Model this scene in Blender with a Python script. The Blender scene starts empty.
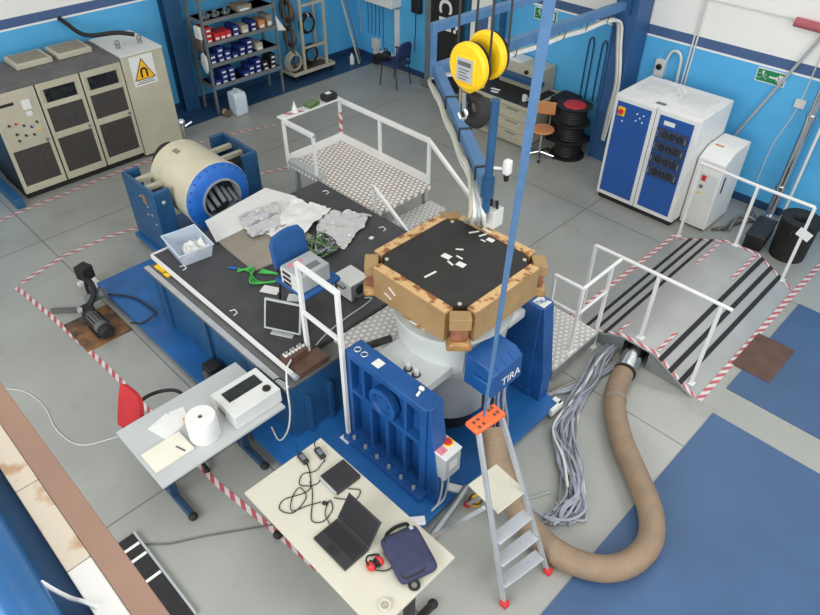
import bpy, bmesh, math, random
from mathutils import Vector as V, Matrix, noise
random.seed(7)
C = bpy.context.scene.collection
PI = math.pi

# ------------------------------------------------------------------ camera, sky, lights, exposure
cd = bpy.data.cameras.new('camera')
cam = bpy.data.objects.new('camera', cd)
C.objects.link(cam)
cd.sensor_width = 36.0
cd.lens = 29.33
cd.clip_start = 0.05
RC = ((0.70765, 0.70653, 0.00635), (0.46104, -0.45492, -0.7619), (-0.53541, 0.54209, -0.64767))
mw = Matrix(((RC[0][0], -RC[1][0], -RC[2][0], 0), (RC[0][1], -RC[1][1], -RC[2][1], 0),
             (RC[0][2], -RC[1][2], -RC[2][2], 5.5), (0, 0, 0, 1)))
cam.matrix_world = mw
bpy.context.scene.camera = cam
w = bpy.data.worlds.new('world')
bpy.context.scene.world = w
w.use_nodes = True
bg = w.node_tree.nodes['Background']
bg.inputs[0].default_value = (0.97, 0.985, 1.0, 1)
bg.inputs[1].default_value = 0.55


def area(name, loc, rot, sx, sy, power, col=(1, 1, 1)):
    l = bpy.data.lights.new(name, 'AREA')
    l.shape = 'RECTANGLE'
    l.size, l.size_y, l.energy, l.color = sx, sy, power, col
    o = bpy.data.objects.new(name, l)
    o.location, o.rotation_euler = loc, rot
    C.objects.link(o)


area('roof_skylight', (-1.0, 2.5, 8.5), (0, 0, 0), 7, 5, 215, (1, 0.99, 0.97))
area('hall_window', (5.0, 3, 5.0), (0, math.radians(62), 0), 4, 8, 380, (0.95, 0.98, 1.0))
area('rear_window', (-1.0, -6.0, 5.0), (math.radians(72), 0, 0), 9, 4, 820, (0.97, 0.99, 1.0))
area('high_window', (-2.4, 10.1, 5.7), (math.radians(-80), 0, 0), 3.2, 1.2, 110, (0.97, 0.99, 1.0))
vs = bpy.context.scene.view_settings
vs.view_transform = 'Standard'
vs.look = 'None'
vs.exposure = 0.0
vs.gamma = 1.0
vs.use_curve_mapping = False


# ------------------------------------------------------------------ materials
def lin(c):
    return tuple(((x / 255.0) / 12.92 if x < 10.3 else ((x / 255.0 + 0.055) / 1.055) ** 2.4) for x in c)


def mat(name, rgb, rough=0.55, metal=0.0, var=0.10, scale=5.0, bump=0.0, bscale=40.0, rgb2=None, thr=(0.35, 0.7)):
    m = bpy.data.materials.new(name)
    m.use_nodes = True
    nt = m.node_tree
    p = nt.nodes['Principled BSDF']
    p.inputs['Roughness'].default_value = rough
    p.inputs['Metallic'].default_value = metal
    tc = nt.nodes.new('ShaderNodeTexCoord')
    nz = nt.nodes.new('ShaderNodeTexNoise')
    nz.inputs['Scale'].default_value = scale
    nz.inputs['Detail'].default_value = 5
    nt.links.new(tc.outputs['Object'], nz.inputs['Vector'])
    rp = nt.nodes.new('ShaderNodeValToRGB')
    c = lin(rgb)
    a = lin(rgb2) if rgb2 else tuple(x * (1 - var) for x in c)
    b = c if rgb2 else tuple(min(1, x * (1 + var)) for x in c)
    rp.color_ramp.elements[0].position, rp.color_ramp.elements[1].position = thr
    rp.color_ramp.elements[0].color = (*a, 1)
    rp.color_ramp.elements[1].color = (*b, 1)
    nt.links.new(nz.outputs['Fac'], rp.inputs[0])
    nt.links.new(rp.outputs[0], p.inputs['Base Color'])
    if bump:
        n2 = nt.nodes.new('ShaderNodeTexNoise')
        n2.inputs['Scale'].default_value = bscale
        nt.links.new(tc.outputs['Object'], n2.inputs['Vector'])
        bp = nt.nodes.new('ShaderNodeBump')
        bp.inputs['Strength'].default_value = bump
        bp.inputs['Distance'].default_value = 0.01
        nt.links.new(n2.outputs['Fac'], bp.inputs['Height'])
        nt.links.new(bp.outputs[0], p.inputs['Normal'])
    return m


def math_node(nt, op, a, b=None, c=None):
    n = nt.nodes.new('ShaderNodeMath')
    n.operation = op
    for i, x in enumerate((a, b, c)):
        if x is None:
            continue
        if isinstance(x, (int, float)):
            n.inputs[i].default_value = x
        else:
            nt.links.new(x, n.inputs[i])
    return n.outputs[0]


def mask_color(m, fac, rgb):
    """mix a flat colour over the material's base colour by fac"""
    nt = m.node_tree
    p = nt.nodes['Principled BSDF']
    old = p.inputs['Base Color'].links[0].from_socket
    mx = nt.nodes.new('ShaderNodeMix')
    mx.data_type = 'RGBA'
    nt.links.new(fac, mx.inputs[0])
    nt.links.new(old, mx.inputs[6])
    mx.inputs[7].default_value = (*lin(rgb), 1)
    nt.links.new(mx.outputs[2], p.inputs['Base Color'])


def dotted(name, base, dot, pitch, rad, rough=0.45, metal=0.2):
    m = mat(name, base, rough, metal, 0.12, 3)
    nt = m.node_tree
    tc = nt.nodes.new('ShaderNodeTexCoord')
    sp = nt.nodes.new('ShaderNodeSeparateXYZ')
    nt.links.new(tc.outputs['Object'], sp.inputs[0])
    fac = None
    for off in (0.0, 0.5):
        ds = []
        for out, pt in ((sp.outputs[0], pitch), (sp.outputs[1], pitch * 1.73)):
            t = math_node(nt, 'MULTIPLY_ADD', out, 1.0 / pt, off + 50.0)
            t = math_node(nt, 'FRACT', t)
            t = math_node(nt, 'SUBTRACT', t, 0.5)
            t = math_node(nt, 'MULTIPLY', t, pt)
            ds.append(math_node(nt, 'MULTIPLY', t, t))
        d = math_node(nt, 'SQRT', math_node(nt, 'ADD', ds[0], ds[1]))
        k = math_node(nt, 'LESS_THAN', d, rad)
        fac = k if fac is None else math_node(nt, 'MAXIMUM', fac, k)
    mask_color(m, fac, dot)
    return m


M = {}
M['floor'] = mat('painted_concrete', (158, 159, 152), 0.34, 0, 0.09, 0.9)
nt = M['floor'].node_tree
_tc = nt.nodes.new('ShaderNodeTexCoord')
_sp = nt.nodes.new('ShaderNodeSeparateXYZ')
nt.links.new(_tc.outputs['Object'], _sp.inputs[0])


def joint(out, off, period):
    t = math_node(nt, 'MULTIPLY_ADD', out, 1.0 / period, off / period + 20.5)
    t = math_node(nt, 'SUBTRACT', math_node(nt, 'FRACT', t), 0.5)
    return math_node(nt, 'LESS_THAN', math_node(nt, 'ABSOLUTE', t), 0.008 / period)


_j = math_node(nt, 'MAXIMUM', joint(_sp.outputs[0], 0.75, 4.98), joint(_sp.outputs[1], -1.87, 3.15))
mask_color(M['floor'], math_node(nt, 'MULTIPLY', _j, 0.75), (88, 84, 76))
# scuffs and old paint wear
_nz = nt.nodes.new('ShaderNodeTexNoise')
_nz.inputs['Scale'].default_value = 2.2
_nz.inputs['Detail'].default_value = 9
_nz.inputs['Roughness'].default_value = 0.68
nt.links.new(_tc.outputs['Object'], _nz.inputs['Vector'])
_w = math_node(nt, 'MULTIPLY', math_node(nt, 'SUBTRACT', _nz.outputs['Fac'], 0.54), 2.4)
_w = math_node(nt, 'MINIMUM', math_node(nt, 'MAXIMUM', _w, 0.0), 0.5)
mask_color(M['floor'], _w, (128, 122, 110))

M['wall_blue'] = mat('wall_blue_paint', (86, 178, 228), 0.6, 0, 0.06, 1.2)
M['wall_white'] = mat('wall_white_paint', (240, 238, 232), 0.7, 0, 0.03, 1)
M['wall_band'] = mat('wall_navy_band', (72, 98, 140), 0.6, 0, 0.06, 2)
M['skirt'] = mat('dark_blue_floor_paint', (34, 68, 102), 0.55, 0, 0.15, 3)
M['col'] = mat('column_blue_steel', (52, 94, 142), 0.5, 0.1, 0.1, 2)
M['cream'] = mat('cream_enamel', (186, 180, 158), 0.5, 0, 0.08, 2)
M['creamdk'] = mat('cream_mesh', (140, 132, 116), 0.7, 0, 0.15, 30)
M['dust'] = mat('dusty_grey_top', (98, 98, 96), 0.8, 0, 0.15, 5)
M['black'] = mat('black_paint', (36, 35, 35), 0.5, 0, 0.2, 6)
M['panel'] = mat('dark_brown_grille', (64, 60, 57), 0.6, 0, 0.15, 20)
M['display'] = mat('display_glass', (38, 42, 44), 0.2, 0, 0.4, 14)
M['rubber'] = mat('black_rubber', (30, 29, 30), 0.7, 0, 0.2, 8)
M['blue'] = mat('machine_blue', (30, 96, 158), 0.42, 0, 0.14, 3)
M['bluedk'] = mat('machine_deep_blue', (28, 82, 144), 0.4, 0, 0.14, 4)
M['bluest'] = mat('steel_blue', (38, 86, 128), 0.45, 0.1, 0.14, 4)
M['bluering'] = mat('ring_blue', (34, 104, 192), 0.45, 0, 0.1, 4)
M['sling'] = mat('sling_webbing', (74, 110, 148), 0.8, 0, 0.08, 20)
M['whitewood'] = mat('white_painted_plank', (222, 220, 214), 0.7, 0, 0.04, 9, rgb2=(196, 176, 150), thr=(0.3, 0.36))
M['legblue'] = mat('desk_leg_blue', (40, 68, 94), 0.5, 0.1, 0.1, 6)
M['notecover'] = mat('notebook_cover', (226, 222, 204), 0.6, 0, 0.03, 5)
M['rollred'] = mat('faded_red_roller', (176, 92, 98), 0.6, 0, 0.06, 6)
M['boom'] = mat('boom_blue', (80, 122, 164), 0.45, 0.1, 0.1, 3)
M['drum'] = mat('drum_cream', (212, 204, 176), 0.4, 0, 0.06, 3)
M['white'] = mat('white_enamel', (226, 226, 222), 0.45, 0, 0.05, 3)
M['offwhite'] = mat('off_white_enamel', (214, 215, 210), 0.45, 0, 0.05, 3)
M['paper'] = mat('paper_white', (226, 226, 221), 0.8, 0, 0.03, 8)
M['grey'] = mat('light_grey_metal', (176, 181, 180), 0.45, 0.1, 0.08, 3)
M['shaker'] = mat('shaker_grey', (204, 208, 204), 0.42, 0.05, 0.05, 3)
M['steel'] = mat('galvanised_steel', (150, 153, 154), 0.4, 0.6, 0.15, 6)
M['alu'] = mat('aluminium', (190, 193, 196), 0.4, 0.45, 0.08, 8)
M['rack'] = mat('rack_grey', (118, 124, 126), 0.55, 0.2, 0.1, 4)
M['chrome'] = mat('chrome', (220, 222, 225), 0.2, 1.0, 0.05, 8)
M['slip'] = mat('black_slip_table', (64, 64, 66), 0.5, 0, 0.18, 4)
M['satblack'] = mat('satellite_black', (44, 43, 40), 0.75, 0, 0.15, 5)
M['gold'] = mat('gold_foil_panel', (168, 136, 92), 0.45, 0.1, 0.12, 4, 0.15, 25)
M['goldtop'] = mat('gold_panel_edge', (212, 174, 120), 0.5, 0.05, 0.1, 11, rgb2=(146, 90, 50), thr=(0.40, 0.50))
M['copper'] = mat('copper_foil', (168, 110, 84), 0.4, 0.4, 0.25, 12, 0.4, 40)
M['amber'] = mat('amber_film', (170, 128, 78), 0.35, 0.2, 0.2, 12, 0.3, 40)
M['t1'] = mat('grey_white_laminate', (184, 187, 186), 0.5, 0, 0.03, 3)
M['t2'] = mat('cream_laminate', (202, 198, 180), 0.5, 0, 0.03, 3)
M['mat'] = mat('blue_floor_mat', (62, 90, 126), 0.5, 0, 0.1, 1.4, 0.15, 60)
M['duct'] = mat('tan_duct_fabric', (142, 120, 97), 0.6, 0, 0.1, 6, 0.2, 50)
M['brown'] = mat('rusty_brown_plate', (96, 68, 58), 0.7, 0, 0.2, 6)
M['rust'] = mat('rust_plate', (150, 104, 62), 0.7, 0.1, 0.2, 4, rgb2=(74, 64, 52), thr=(0.42, 0.62))
M['yellow'] = mat('yellow_enamel', (242, 194, 22), 0.4, 0, 0.06, 4)
M['signyellow'] = mat('sign_yellow', (246, 184, 40), 0.5, 0, 0.03, 4)
M['orange'] = mat('orange_plastic', (240, 104, 52), 0.45, 0, 0.08, 10)
M['red'] = mat('red_plastic', (206, 44, 48), 0.5, 0, 0.12, 8)
M['reddk'] = mat('red_fabric', (182, 40, 44), 0.75, 0, 0.1, 6)
M['pink'] = mat('pink_sticker', (226, 130, 146), 0.6, 0, 0.15, 18)
M['chairblue'] = mat('chair_blue_fabric', (30, 84, 142), 0.8, 0, 0.1, 9)
M['chairnavy'] = mat('chair_navy_fabric', (36, 56, 104), 0.8, 0, 0.1, 9)
M['wood'] = mat('stool_wood', (206, 140, 88), 0.55, 0, 0.12, 6)
M['rawwood'] = mat('raw_plank', (206, 194, 174), 0.7, 0, 0.08, 11, rgb2=(180, 148, 116), thr=(0.34, 0.44))
M['brownwood'] = mat('pinkish_board', (152, 120, 102), 0.65, 0, 0.06, 5)
M['darkwood'] = mat('dark_wood', (92, 68, 54), 0.6, 0, 0.2, 6)
M['board'] = mat('brown_grey_board', (150, 142, 128), 0.65, 0, 0.08, 4)
M['foil'] = mat('silver_foil', (242, 242, 240), 0.2, 0.88, 0.04, 9, 0.9, 22)
M['plastic'] = mat('clear_tray_plastic', (216, 226, 238), 0.25, 0, 0.03, 4)
M['plastic'].node_tree.nodes['Principled BSDF'].inputs['Alpha'].default_value = 0.55
M['green'] = mat('green_strap', (64, 176, 74), 0.6, 0, 0.1, 10)
M['leaf'] = mat('green_cable', (88, 122, 72), 0.6, 0, 0.25, 12)
M['signgreen'] = mat('sign_green', (22, 128, 78), 0.5, 0, 0.05, 6)
M['bag'] = mat('navy_bag_fabric', (52, 56, 84), 0.8, 0, 0.12, 12)
M['laptop'] = mat('laptop_black', (40, 40, 42), 0.45, 0, 0.1, 10)
M['keys'] = mat('laptop_keys', (26, 26, 28), 0.5, 0, 0.1, 30)
M['screen'] = mat('dark_screen', (34, 33, 36), 0.25, 0, 0.2, 3)
M['cabblue'] = mat('cabinet_blue', (34, 84, 156), 0.45, 0, 0.06, 3)
M['module'] = mat('module_dark', (58, 70, 96), 0.5, 0.2, 0.5, 45)
M['jug'] = mat('translucent_jug', (206, 220, 230), 0.4, 0, 0.05, 6)
M['cablegrey'] = mat('grey_cable', (154, 157, 168), 0.55, 0, 0.15, 10)
M['hose'] = mat('brown_hose', (104, 84, 68), 0.7, 0, 0.2, 8)
M['partblue'] = mat('blue_part_box', (30, 48, 118), 0.5, 0, 0.15, 9)
M['gloss'] = mat('painted_tube_blue', (52, 106, 160), 0.22, 0.2, 0.08, 3)
M['cheq'] = dotted('bright_chequer_plate', (188, 184, 178), (222, 220, 215), 0.07, 0.02, 0.4, 0.12)
M['perf'] = dotted('perforated_walkway', (170, 158, 146), (236, 232, 226), 0.075, 0.026, 0.45, 0.05)
M['ramp'] = mat('ramp_sheet_metal', (166, 166, 163), 0.4, 0.12, 0.08, 2.5)

m = mat('hazard_tape', (216, 208, 203), 0.5, 0, 0.05, 6)
nt = m.node_tree
_uv = nt.nodes.new('ShaderNodeUVMap')
_s = nt.nodes.new('ShaderNodeSeparateXYZ')
nt.links.new(_uv.outputs[0], _s.inputs[0])
_t = math_node(nt, 'ADD', math_node(nt, 'MULTIPLY', _s.outputs[0], 6.5), math_node(nt, 'MULTIPLY', _s.outputs[1], 0.6))
mask_color(m, math_node(nt, 'GREATER_THAN', math_node(nt, 'FRACT', _t), 0.5), (186, 92, 97))
M['tape'] = m


# ------------------------------------------------------------------ mesh builder
class B:
    def __init__(s):
        s.v, s.f, s.m, s.u, s.mi = [], [], [], {}, 0

    def add(s, vs, fs):
        n = len(s.v)
        s.v += [tuple(v) for v in vs]
        for f in fs:
            s.f.append([n + i for i in f])
            s.m.append(s.mi)
        return s

    def mt(s, i):
        s.mi = i
        return s

    def box(s, x0, x1, y0, y1, z0, z1, rz=0.0):
        c = V(((x0 + x1) / 2, (y0 + y1) / 2, (z0 + z1) / 2))
        return s.obox(c, (x1 - x0, y1 - y0, z1 - z0), Matrix.Rotation(rz, 3, 'Z'))

    def obox(s, c, size, rot=None):
        rot = rot or Matrix.Identity(3)
        c = V(c)
        vs = [c + rot @ V((sx * size[0] / 2, sy * size[1] / 2, sz * size[2] / 2)) for sx in (-1, 1) for sy in (-1, 1) for sz in (-1, 1)]
        return s.add(vs, [(0, 1, 3, 2), (4, 6, 7, 5), (0, 4, 5, 1), (2, 3, 7, 6), (0, 2, 6, 4), (1, 5, 7, 3)])

    def bar(s, p0, p1, wd, ht, up=(0, 0, 1)):
        p0, p1 = V(p0), V(p1)
        d = (p1 - p0)
        L = d.length
        d.normalize()
        sd = d.cross(V(up))
        if sd.length < 1e-4:
            sd = d.cross(V((1, 0, 0)))
        sd.normalize()
        u = sd.cross(d)
        return s.obox((p0 + p1) / 2, (L, wd, ht), Matrix((d, sd, u)).transposed())

    def tube(s, pts, r, n=8, closed=False, cap=True):
        pts = [V(p) for p in pts]
        k = len(pts)
        rs = r if isinstance(r, (list, tuple)) else [r] * k
        vs, fs = [], []
        prev = None
        for i, p in enumerate(pts):
            if closed:
                t = pts[(i + 1) % k] - pts[i - 1]
            else:
                t = pts[min(i + 1, k - 1)] - pts[max(i - 1, 0)]
            if t.length < 1e-9:
                t = V((0, 0, 1))
            t.normalize()
            if prev is None:
                a = t.cross(V((0, 0, 1)))
                if a.length < 1e-3:
                    a = t.cross(V((1, 0, 0)))
            else:
                a = prev - t * prev.dot(t)
                if a.length < 1e-4:
                    a = t.cross(V((0.3, 1, 0.2)))
            a.normalize()
            prev = a
            b = t.cross(a)
            for j in range(n):
                q = 2 * PI * j / n
                vs.append(p + (a * math.cos(q) + b * math.sin(q)) * rs[i])
        for i in range(k if closed else k - 1):
            for j in range(n):
                i2 = (i + 1) % k
                fs.append((i * n + j, i * n + (j + 1) % n, i2 * n + (j + 1) % n, i2 * n + j))
        if cap and not closed:
            fs.append(tuple(range(n)))
            fs.append(tuple((k - 1) * n + j for j in range(n)))
        return s.add(vs, fs)

    def cyl(s, p0, p1, r0, r1=None, n=20):
        return s.tube([p0, p1], [r0, r0 if r1 is None else r1], n)

    def lathe(s, prof, o=(0, 0, 0), ax='z', n=36, closed=False):
        o = V(o)
        vs, fs, rings = [], [], []
        for r, h in prof:
            if r < 1e-6:
                ring = [len(vs)] * n
                pts = [(0, 0)]
            else:
                ring = [len(vs) + j for j in range(n)]
                pts = [(r * math.cos(2 * PI * j / n), r * math.sin(2 * PI * j / n)) for j in range(n)]
            for a, b in pts:
                vs.append(o + (V((a, b, h)) if ax == 'z' else V((h, a, b)) if ax == 'x' else V((b, h, a))))
            rings.append(ring)
        for i in range(len(rings) if closed else len(rings) - 1):
            A, D = rings[i], rings[(i + 1) % len(rings)]
            for j in range(n):
                q = [A[j], A[(j + 1) % n], D[(j + 1) % n], D[j]]
                q2 = []
                for x in q:
                    if x not in q2:
                        q2.append(x)
                if len(q2) > 2:
                    fs.append(q2)
        return s.add(vs, fs)

    def prism(s, poly, ax, a, b):
        def P(p, h):
            return (p[0], p[1], h) if ax == 'z' else (h, p[0], p[1]) if ax == 'x' else (p[0], h, p[1])
        n = len(poly)
        vs = [P(p, a) for p in poly] + [P(p, b) for p in poly]
        fs = [tuple(range(n)), tuple(range(n, 2 * n))] + [(i, (i + 1) % n, n + (i + 1) % n, n + i) for i in range(n)]
        return s.add(vs, fs)

    def sph(s, c, r, sc=(1, 1, 1), n=16):
        k = n // 2
        prof = [(r * math.sin(PI * i / k), -r * math.cos(PI * i / k)) for i in range(k + 1)]
        i0 = len(s.v)
        s.lathe([(p if p[0] > 1e-6 else (0, p[1])) for p in prof], (0, 0, 0), 'z', n)
        for i in range(i0, len(s.v)):
            v = s.v[i]
            s.v[i] = (c[0] + v[0] * sc[0], c[1] + v[1] * sc[1], c[2] + v[2] * sc[2])
        return s

    def torus(s, c, R, r, ax='z', n=28, k=8, sc=(1, 1, 1)):
        pts = []
        for i in range(n):
            a = 2 * PI * i / n
            x, y = R * math.cos(a), R * math.sin(a)
            d = (x, y, 0) if ax == 'z' else (0, x, y) if ax == 'x' else (x, 0, y)
            pts.append((c[0] + d[0] * sc[0], c[1] + d[1] * sc[1], c[2] + d[2] * sc[2]))
        return s.tube(pts, r, k, True)

    def strip(s, pts, wd, z=None):
        """flat tape along a polyline with its length as uv"""
        pts = [V(p) for p in pts]
        L = 0.0
        vs, fs, us = [], [], []
        for i, p in enumerate(pts):
            t = pts[min(i + 1, len(pts) - 1)] - pts[max(i - 1, 0)]
            sd = t.cross(V((0, 0, 1)))
            sd.normalize()
            if i:
                L += (p - pts[i - 1]).length
            vs += [p + sd * wd / 2, p - sd * wd / 2, ]
            us += [(L, 0), (L, 1)]
        n = len(s.v)
        for i, u in enumerate(us):
            s.u[n + i] = u
        for i in range(len(pts) - 1):
            fs.append((2 * i, 2 * i + 2, 2 * i + 3, 2 * i + 1))
        return s.add(vs, fs)

    def xf(s, mtx):
        s.v = [tuple(mtx @ V(v)) for v in s.v]
        return s


def smooth(pts, k=6, closed=False):
    pts = [V(p) for p in pts]
    n = len(pts)
    out = []
    for i in range(n if closed else n - 1):
        p0 = pts[(i - 1) % n] if closed or i > 0 else pts[0] * 2 - pts[1]
        p1, p2 = pts[i], pts[(i + 1) % n]
        p3 = pts[(i + 2) % n] if closed or i + 2 < n else p2 * 2 - p1
        for j in range(k):
            t = j / k
            out.append(0.5 * ((2 * p1) + (p2 - p0) * t + (2 * p0 - 5 * p1 + 4 * p2 - p3) * t * t + (3 * p1 - p0 - 3 * p2 + p3) * t ** 3))
    if not closed:
        out.append(pts[-1])
    return out


def root_of(o):
    while o.parent:
        o = o.parent
    return o


def build(name, b, mats, parent=None, bevel=0.0, local=False, origin=None):
    """link the builder's geometry as ONE mesh object; coordinates are world ones unless local"""
    if isinstance(parent, float):
        parent, bevel = None, parent
    vs = [V(v) for v in b.v]
    if parent is not None:
        if not local:
            inv = root_of(parent).matrix_basis.inverted()
            vs = [inv @ v for v in vs]
        loc = None
    else:
        xs = [[v[i] for v in vs] for i in range(3)]
        loc = V(origin) if origin else V(((min(xs[0]) + max(xs[0])) / 2, (min(xs[1]) + max(xs[1])) / 2, min(xs[2])))
        vs = [v - loc for v in vs]
    me = bpy.data.meshes.new(name)
    me.from_pydata(vs, [], b.f)
    if not isinstance(mats, (list, tuple)):
        mats = [mats]
    for x in mats:
        me.materials.append(M[x] if isinstance(x, str) else x)
    me.polygons.foreach_set('material_index', b.m)
    if b.u:
        ul = me.uv_layers.new(name='UVMap')
        for l in me.loops:
            ul.data[l.index].uv = b.u.get(l.vertex_index, (0, 0))
    bm = bmesh.new()
    bm.from_mesh(me)
    bmesh.ops.recalc_face_normals(bm, faces=bm.faces)
    bm.to_mesh(me)
    bm.free()
    me.shade_smooth()
    me.set_sharp_from_angle(angle=math.radians(38))
    o = bpy.data.objects.new(name, me)
    C.objects.link(o)
    if parent is not None:
        o.parent = parent
    else:
        o.location = loc
    if bevel:
        md = o.modifiers.new('edge', 'BEVEL')
        md.width, md.segments, md.limit_method, md.angle_limit = bevel, 2, 'ANGLE', math.radians(50)
    return o


def tag(o, label, cat, group=None):
    o['label'], o['category'] = label, cat
    if group:
        o['group'] = group
    return o


def thing(name, label, cat, loc=(0, 0, 0), rz=0.0, group=None):
    o = bpy.data.objects.new(name, None)
    C.objects.link(o)
    o.empty_display_size = 0.1
    o.location = loc
    o.rotation_euler = (0, 0, rz)
    o.matrix_basis = Matrix.Translation(loc) @ Matrix.Rotation(rz, 4, 'Z')
    return tag(o, label, cat, group)


def struct(name, b, mats, bevel=0.0):
    o = build(name, b, mats, None, bevel)
    o['kind'] = 'structure'
    return o


def dup(root, loc, rz=0.0, label=None, group=None):
    r = root.copy()
    C.objects.link(r)
    r.location = loc
    r.rotation_euler = (0, 0, rz)
    if label:
        r['label'] = label
    if group:
        r['group'] = group
    for ch in list(root.children):
        c = ch.copy()
        C.objects.link(c)
        c.parent = r
        for g in list(ch.children):
            d = g.copy()
            C.objects.link(d)
            d.parent = c
    return r


def text_b(body, size, depth, o, right, up, align='CENTER'):
    """lettering as builder geometry standing at o with the given right and up directions"""
    cu = bpy.data.curves.new('lettering', 'FONT')
    cu.body, cu.size, cu.extrude, cu.align_x, cu.align_y = body, size, depth, align, 'CENTER'
    to = bpy.data.objects.new('lettering_tmp', cu)
    C.objects.link(to)
    bpy.context.view_layer.update()
    me = bpy.data.meshes.new_from_object(to.evaluated_get(bpy.context.evaluated_depsgraph_get()))
    bpy.data.objects.remove(to)
    r, u = V(right).normalized(), V(up).normalized()
    nn = r.cross(u)
    b = B()
    b.add([V(o) + r * v.co.x + u * v.co.y + nn * v.co.z for v in me.vertices], [tuple(p.vertices) for p in me.polygons])
    bpy.data.meshes.remove(me)
    return b


ORD = ['first', 'second', 'third', 'fourth', 'fifth', 'sixth', 'seventh', 'eighth', 'ninth', 'tenth', 'eleventh', 'twelfth']

# ------------------------------------------------------------------ the setting
struct('floor', B().box(-12.1, 5, -4, 10.35, -0.12, 0), 'floor')


def wallmesh(x0, x1, y0, y1):
    b = B()
    b.box(x0, x1, y0, y1, 0, 2.03)
    b.mt(1).box(x0, x1, y0, y1, 2.03, 2.06)
    b.mt(2).box(x0, x1, y0, y1, 2.06, 2.2)
    b.mt(1).box(x0, x1, y0, y1, 2.2, 6.5)
    return b


struct('wall_left', wallmesh(-12.1, -11.9, -4, 10.35), ['wall_blue', 'wall_white', 'wall_band'])
struct('wall_back', wallmesh(-11.9, 5, 10.15, 10.35), ['wall_blue', 'wall_white', 'wall_band'])
struct('baseboard_left', B().box(-11.9, -11.88, -4, 10.15, 0, 0.12), 'skirt')
struct('baseboard_back', B().box(-11.88, 5, 10.13, 10.15, 0, 0.12), 'skirt')
struct('trim_1', B().box(-11.88, -11.08, 4.95, 10.13, 0, 0.006), 'skirt')
b = B()
b.box(-11.9, -11.87, 5.66, 5.96, 0.006, 6.4).box(-11.7, -11.66, 5.66, 5.96, 0.006, 6.4).box(-11.87, -11.7, 5.79, 5.83, 0.006, 6.4)
struct('trim_2', b, 'bluest')
b = B()
b.box(-5.27, -5.23, 9.68, 10.12, 0, 6.4).box(-4.93, -4.89, 9.68, 10.12, 0, 6.4)
b.box(-5.23, -4.93, 9.7, 9.74, 0, 6.4)
struct('trim_3', b, 'col')

# mezzanine edge under the viewer
struct('trim_4', B().box(-5, 2, 0.065, 0.135, 3.72, 3.80), 'brownwood', 0.004)
for q, (x0, x1, mm) in enumerate(((-5, -1.632, 'rawwood'), (-1.629, -1.282, 'rawwood'), (-1.279, 2, 'whitewood'))):
    struct('trim_%d' % (5, 7, 8)[q], B().box(x0, x1, -0.002, 0.064, 3.72, 3.798), mm, 0.003)
b = B()
b.box(-5, 2, -0.2, -0.003, 3.68, 3.715).box(-5, 2, -0.2, 0.135, 3.5, 3.549).box(-5, 2, -0.003, 0.02, 3.55, 3.675)
struct('trim_6', b, 'bluest')
tag(build('guard_tube', B().cyl((-5, -0.125, 3.784), (2, -0.125, 3.784), 0.068, n=28), 'gloss'),
    'glossy blue tube beside the planks in the bottom corner of the picture', 'tube')
tag(build('white_cable', B().tube(smooth([(-1.30, -0.062, 3.80), (-1.26, -0.045, 3.785), (-1.215, -0.025, 3.78), (-1.17, -0.006, 3.80), (-1.13, 0.012, 3.806)]), 0.006), 'white'),
    'white cable running from the blue tube over the raw plank', 'cable')

# ------------------------------------------------------------------ floor markings, mats, plates
def tape(pts, label, wd=0.055):
    b = B()
    pp = [(x, y, 0.004 if len(p) < 3 else p[2]) for p in pts for x, y in [p[:2]]]
    b.strip(pp, wd)
    o = build('hazard_tape', b, 'tape')
    tag(o, label, 'tape', 'red and white floor tapes')
    return o


tape([(-10.2, 1.2), (-10.3, 2.2), (-10.4, 3.6), (-10.42, 5.0), (-10.25, 5.9), (-10.0, 6.6)], 'red and white tape along the foot of the cream control cabinets')
tape([(-8.5, 1.3), (-8.7, 1.95), (-8.72, 2.6), (-8.6, 3.3)], 'red and white tape running from the pump corner up to the drum bracket')
tape([(-8.45, 1.22), (-7.6, 1.3), (-6.7, 1.36), (-5.8, 1.40), (-4.9, 1.40), (-4.0, 1.41), (-3.2, 1.5), (-2.6, 1.55)], 'long red and white tape past the pump and under both desks')
tape([(-8.8, 5.0), (-8.66, 5.4), (-8.5, 5.9)], 'short red and white tape between drum bracket and railed platform')
tape([(-3.02, 5.75), (-3.0, 6.5), (-2.97, 8.6)], 'red and white tape on the floor along the ramp side facing the cabinets')
tape([(-1.215, 5.75), (-1.215, 6.6), (-1.215, 8.4), (-1.2, 9.3)], 'red and white tape on the floor between ramp and blue mats', 0.065)
tape([(-3.9, 5.75), (-3.55, 5.6), (-3.15, 5.62)], 'red and white tape scrap behind the low step rail')

tag(build('floor_mat', B().box(-1.02, 1.6, 0.3, 5.68, 0.0, 0.008), 'mat'), 'large blue floor mat under the bend of the tan duct', 'mat')
tag(build('floor_mat', B().box(-1.08, 1.6, 6.13, 8.21, 0.0, 0.008), 'mat'), 'smaller blue floor mat beside the ramp under the brown plate', 'mat')
tag(build('floor_plate', B().box(-1.21, -0.775, 6.54, 7.28, 0.009, 0.016), 'brown', 0.002), 'square rusty brown steel plate lying over the mat edge', 'plate')
tag(build('floor_plate', B().box(-7.29, -6.62, 1.335, 1.905, 0.0, 0.01), 'rust', 0.002), 'rust stained steel plate under the black pump', 'plate')

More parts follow.
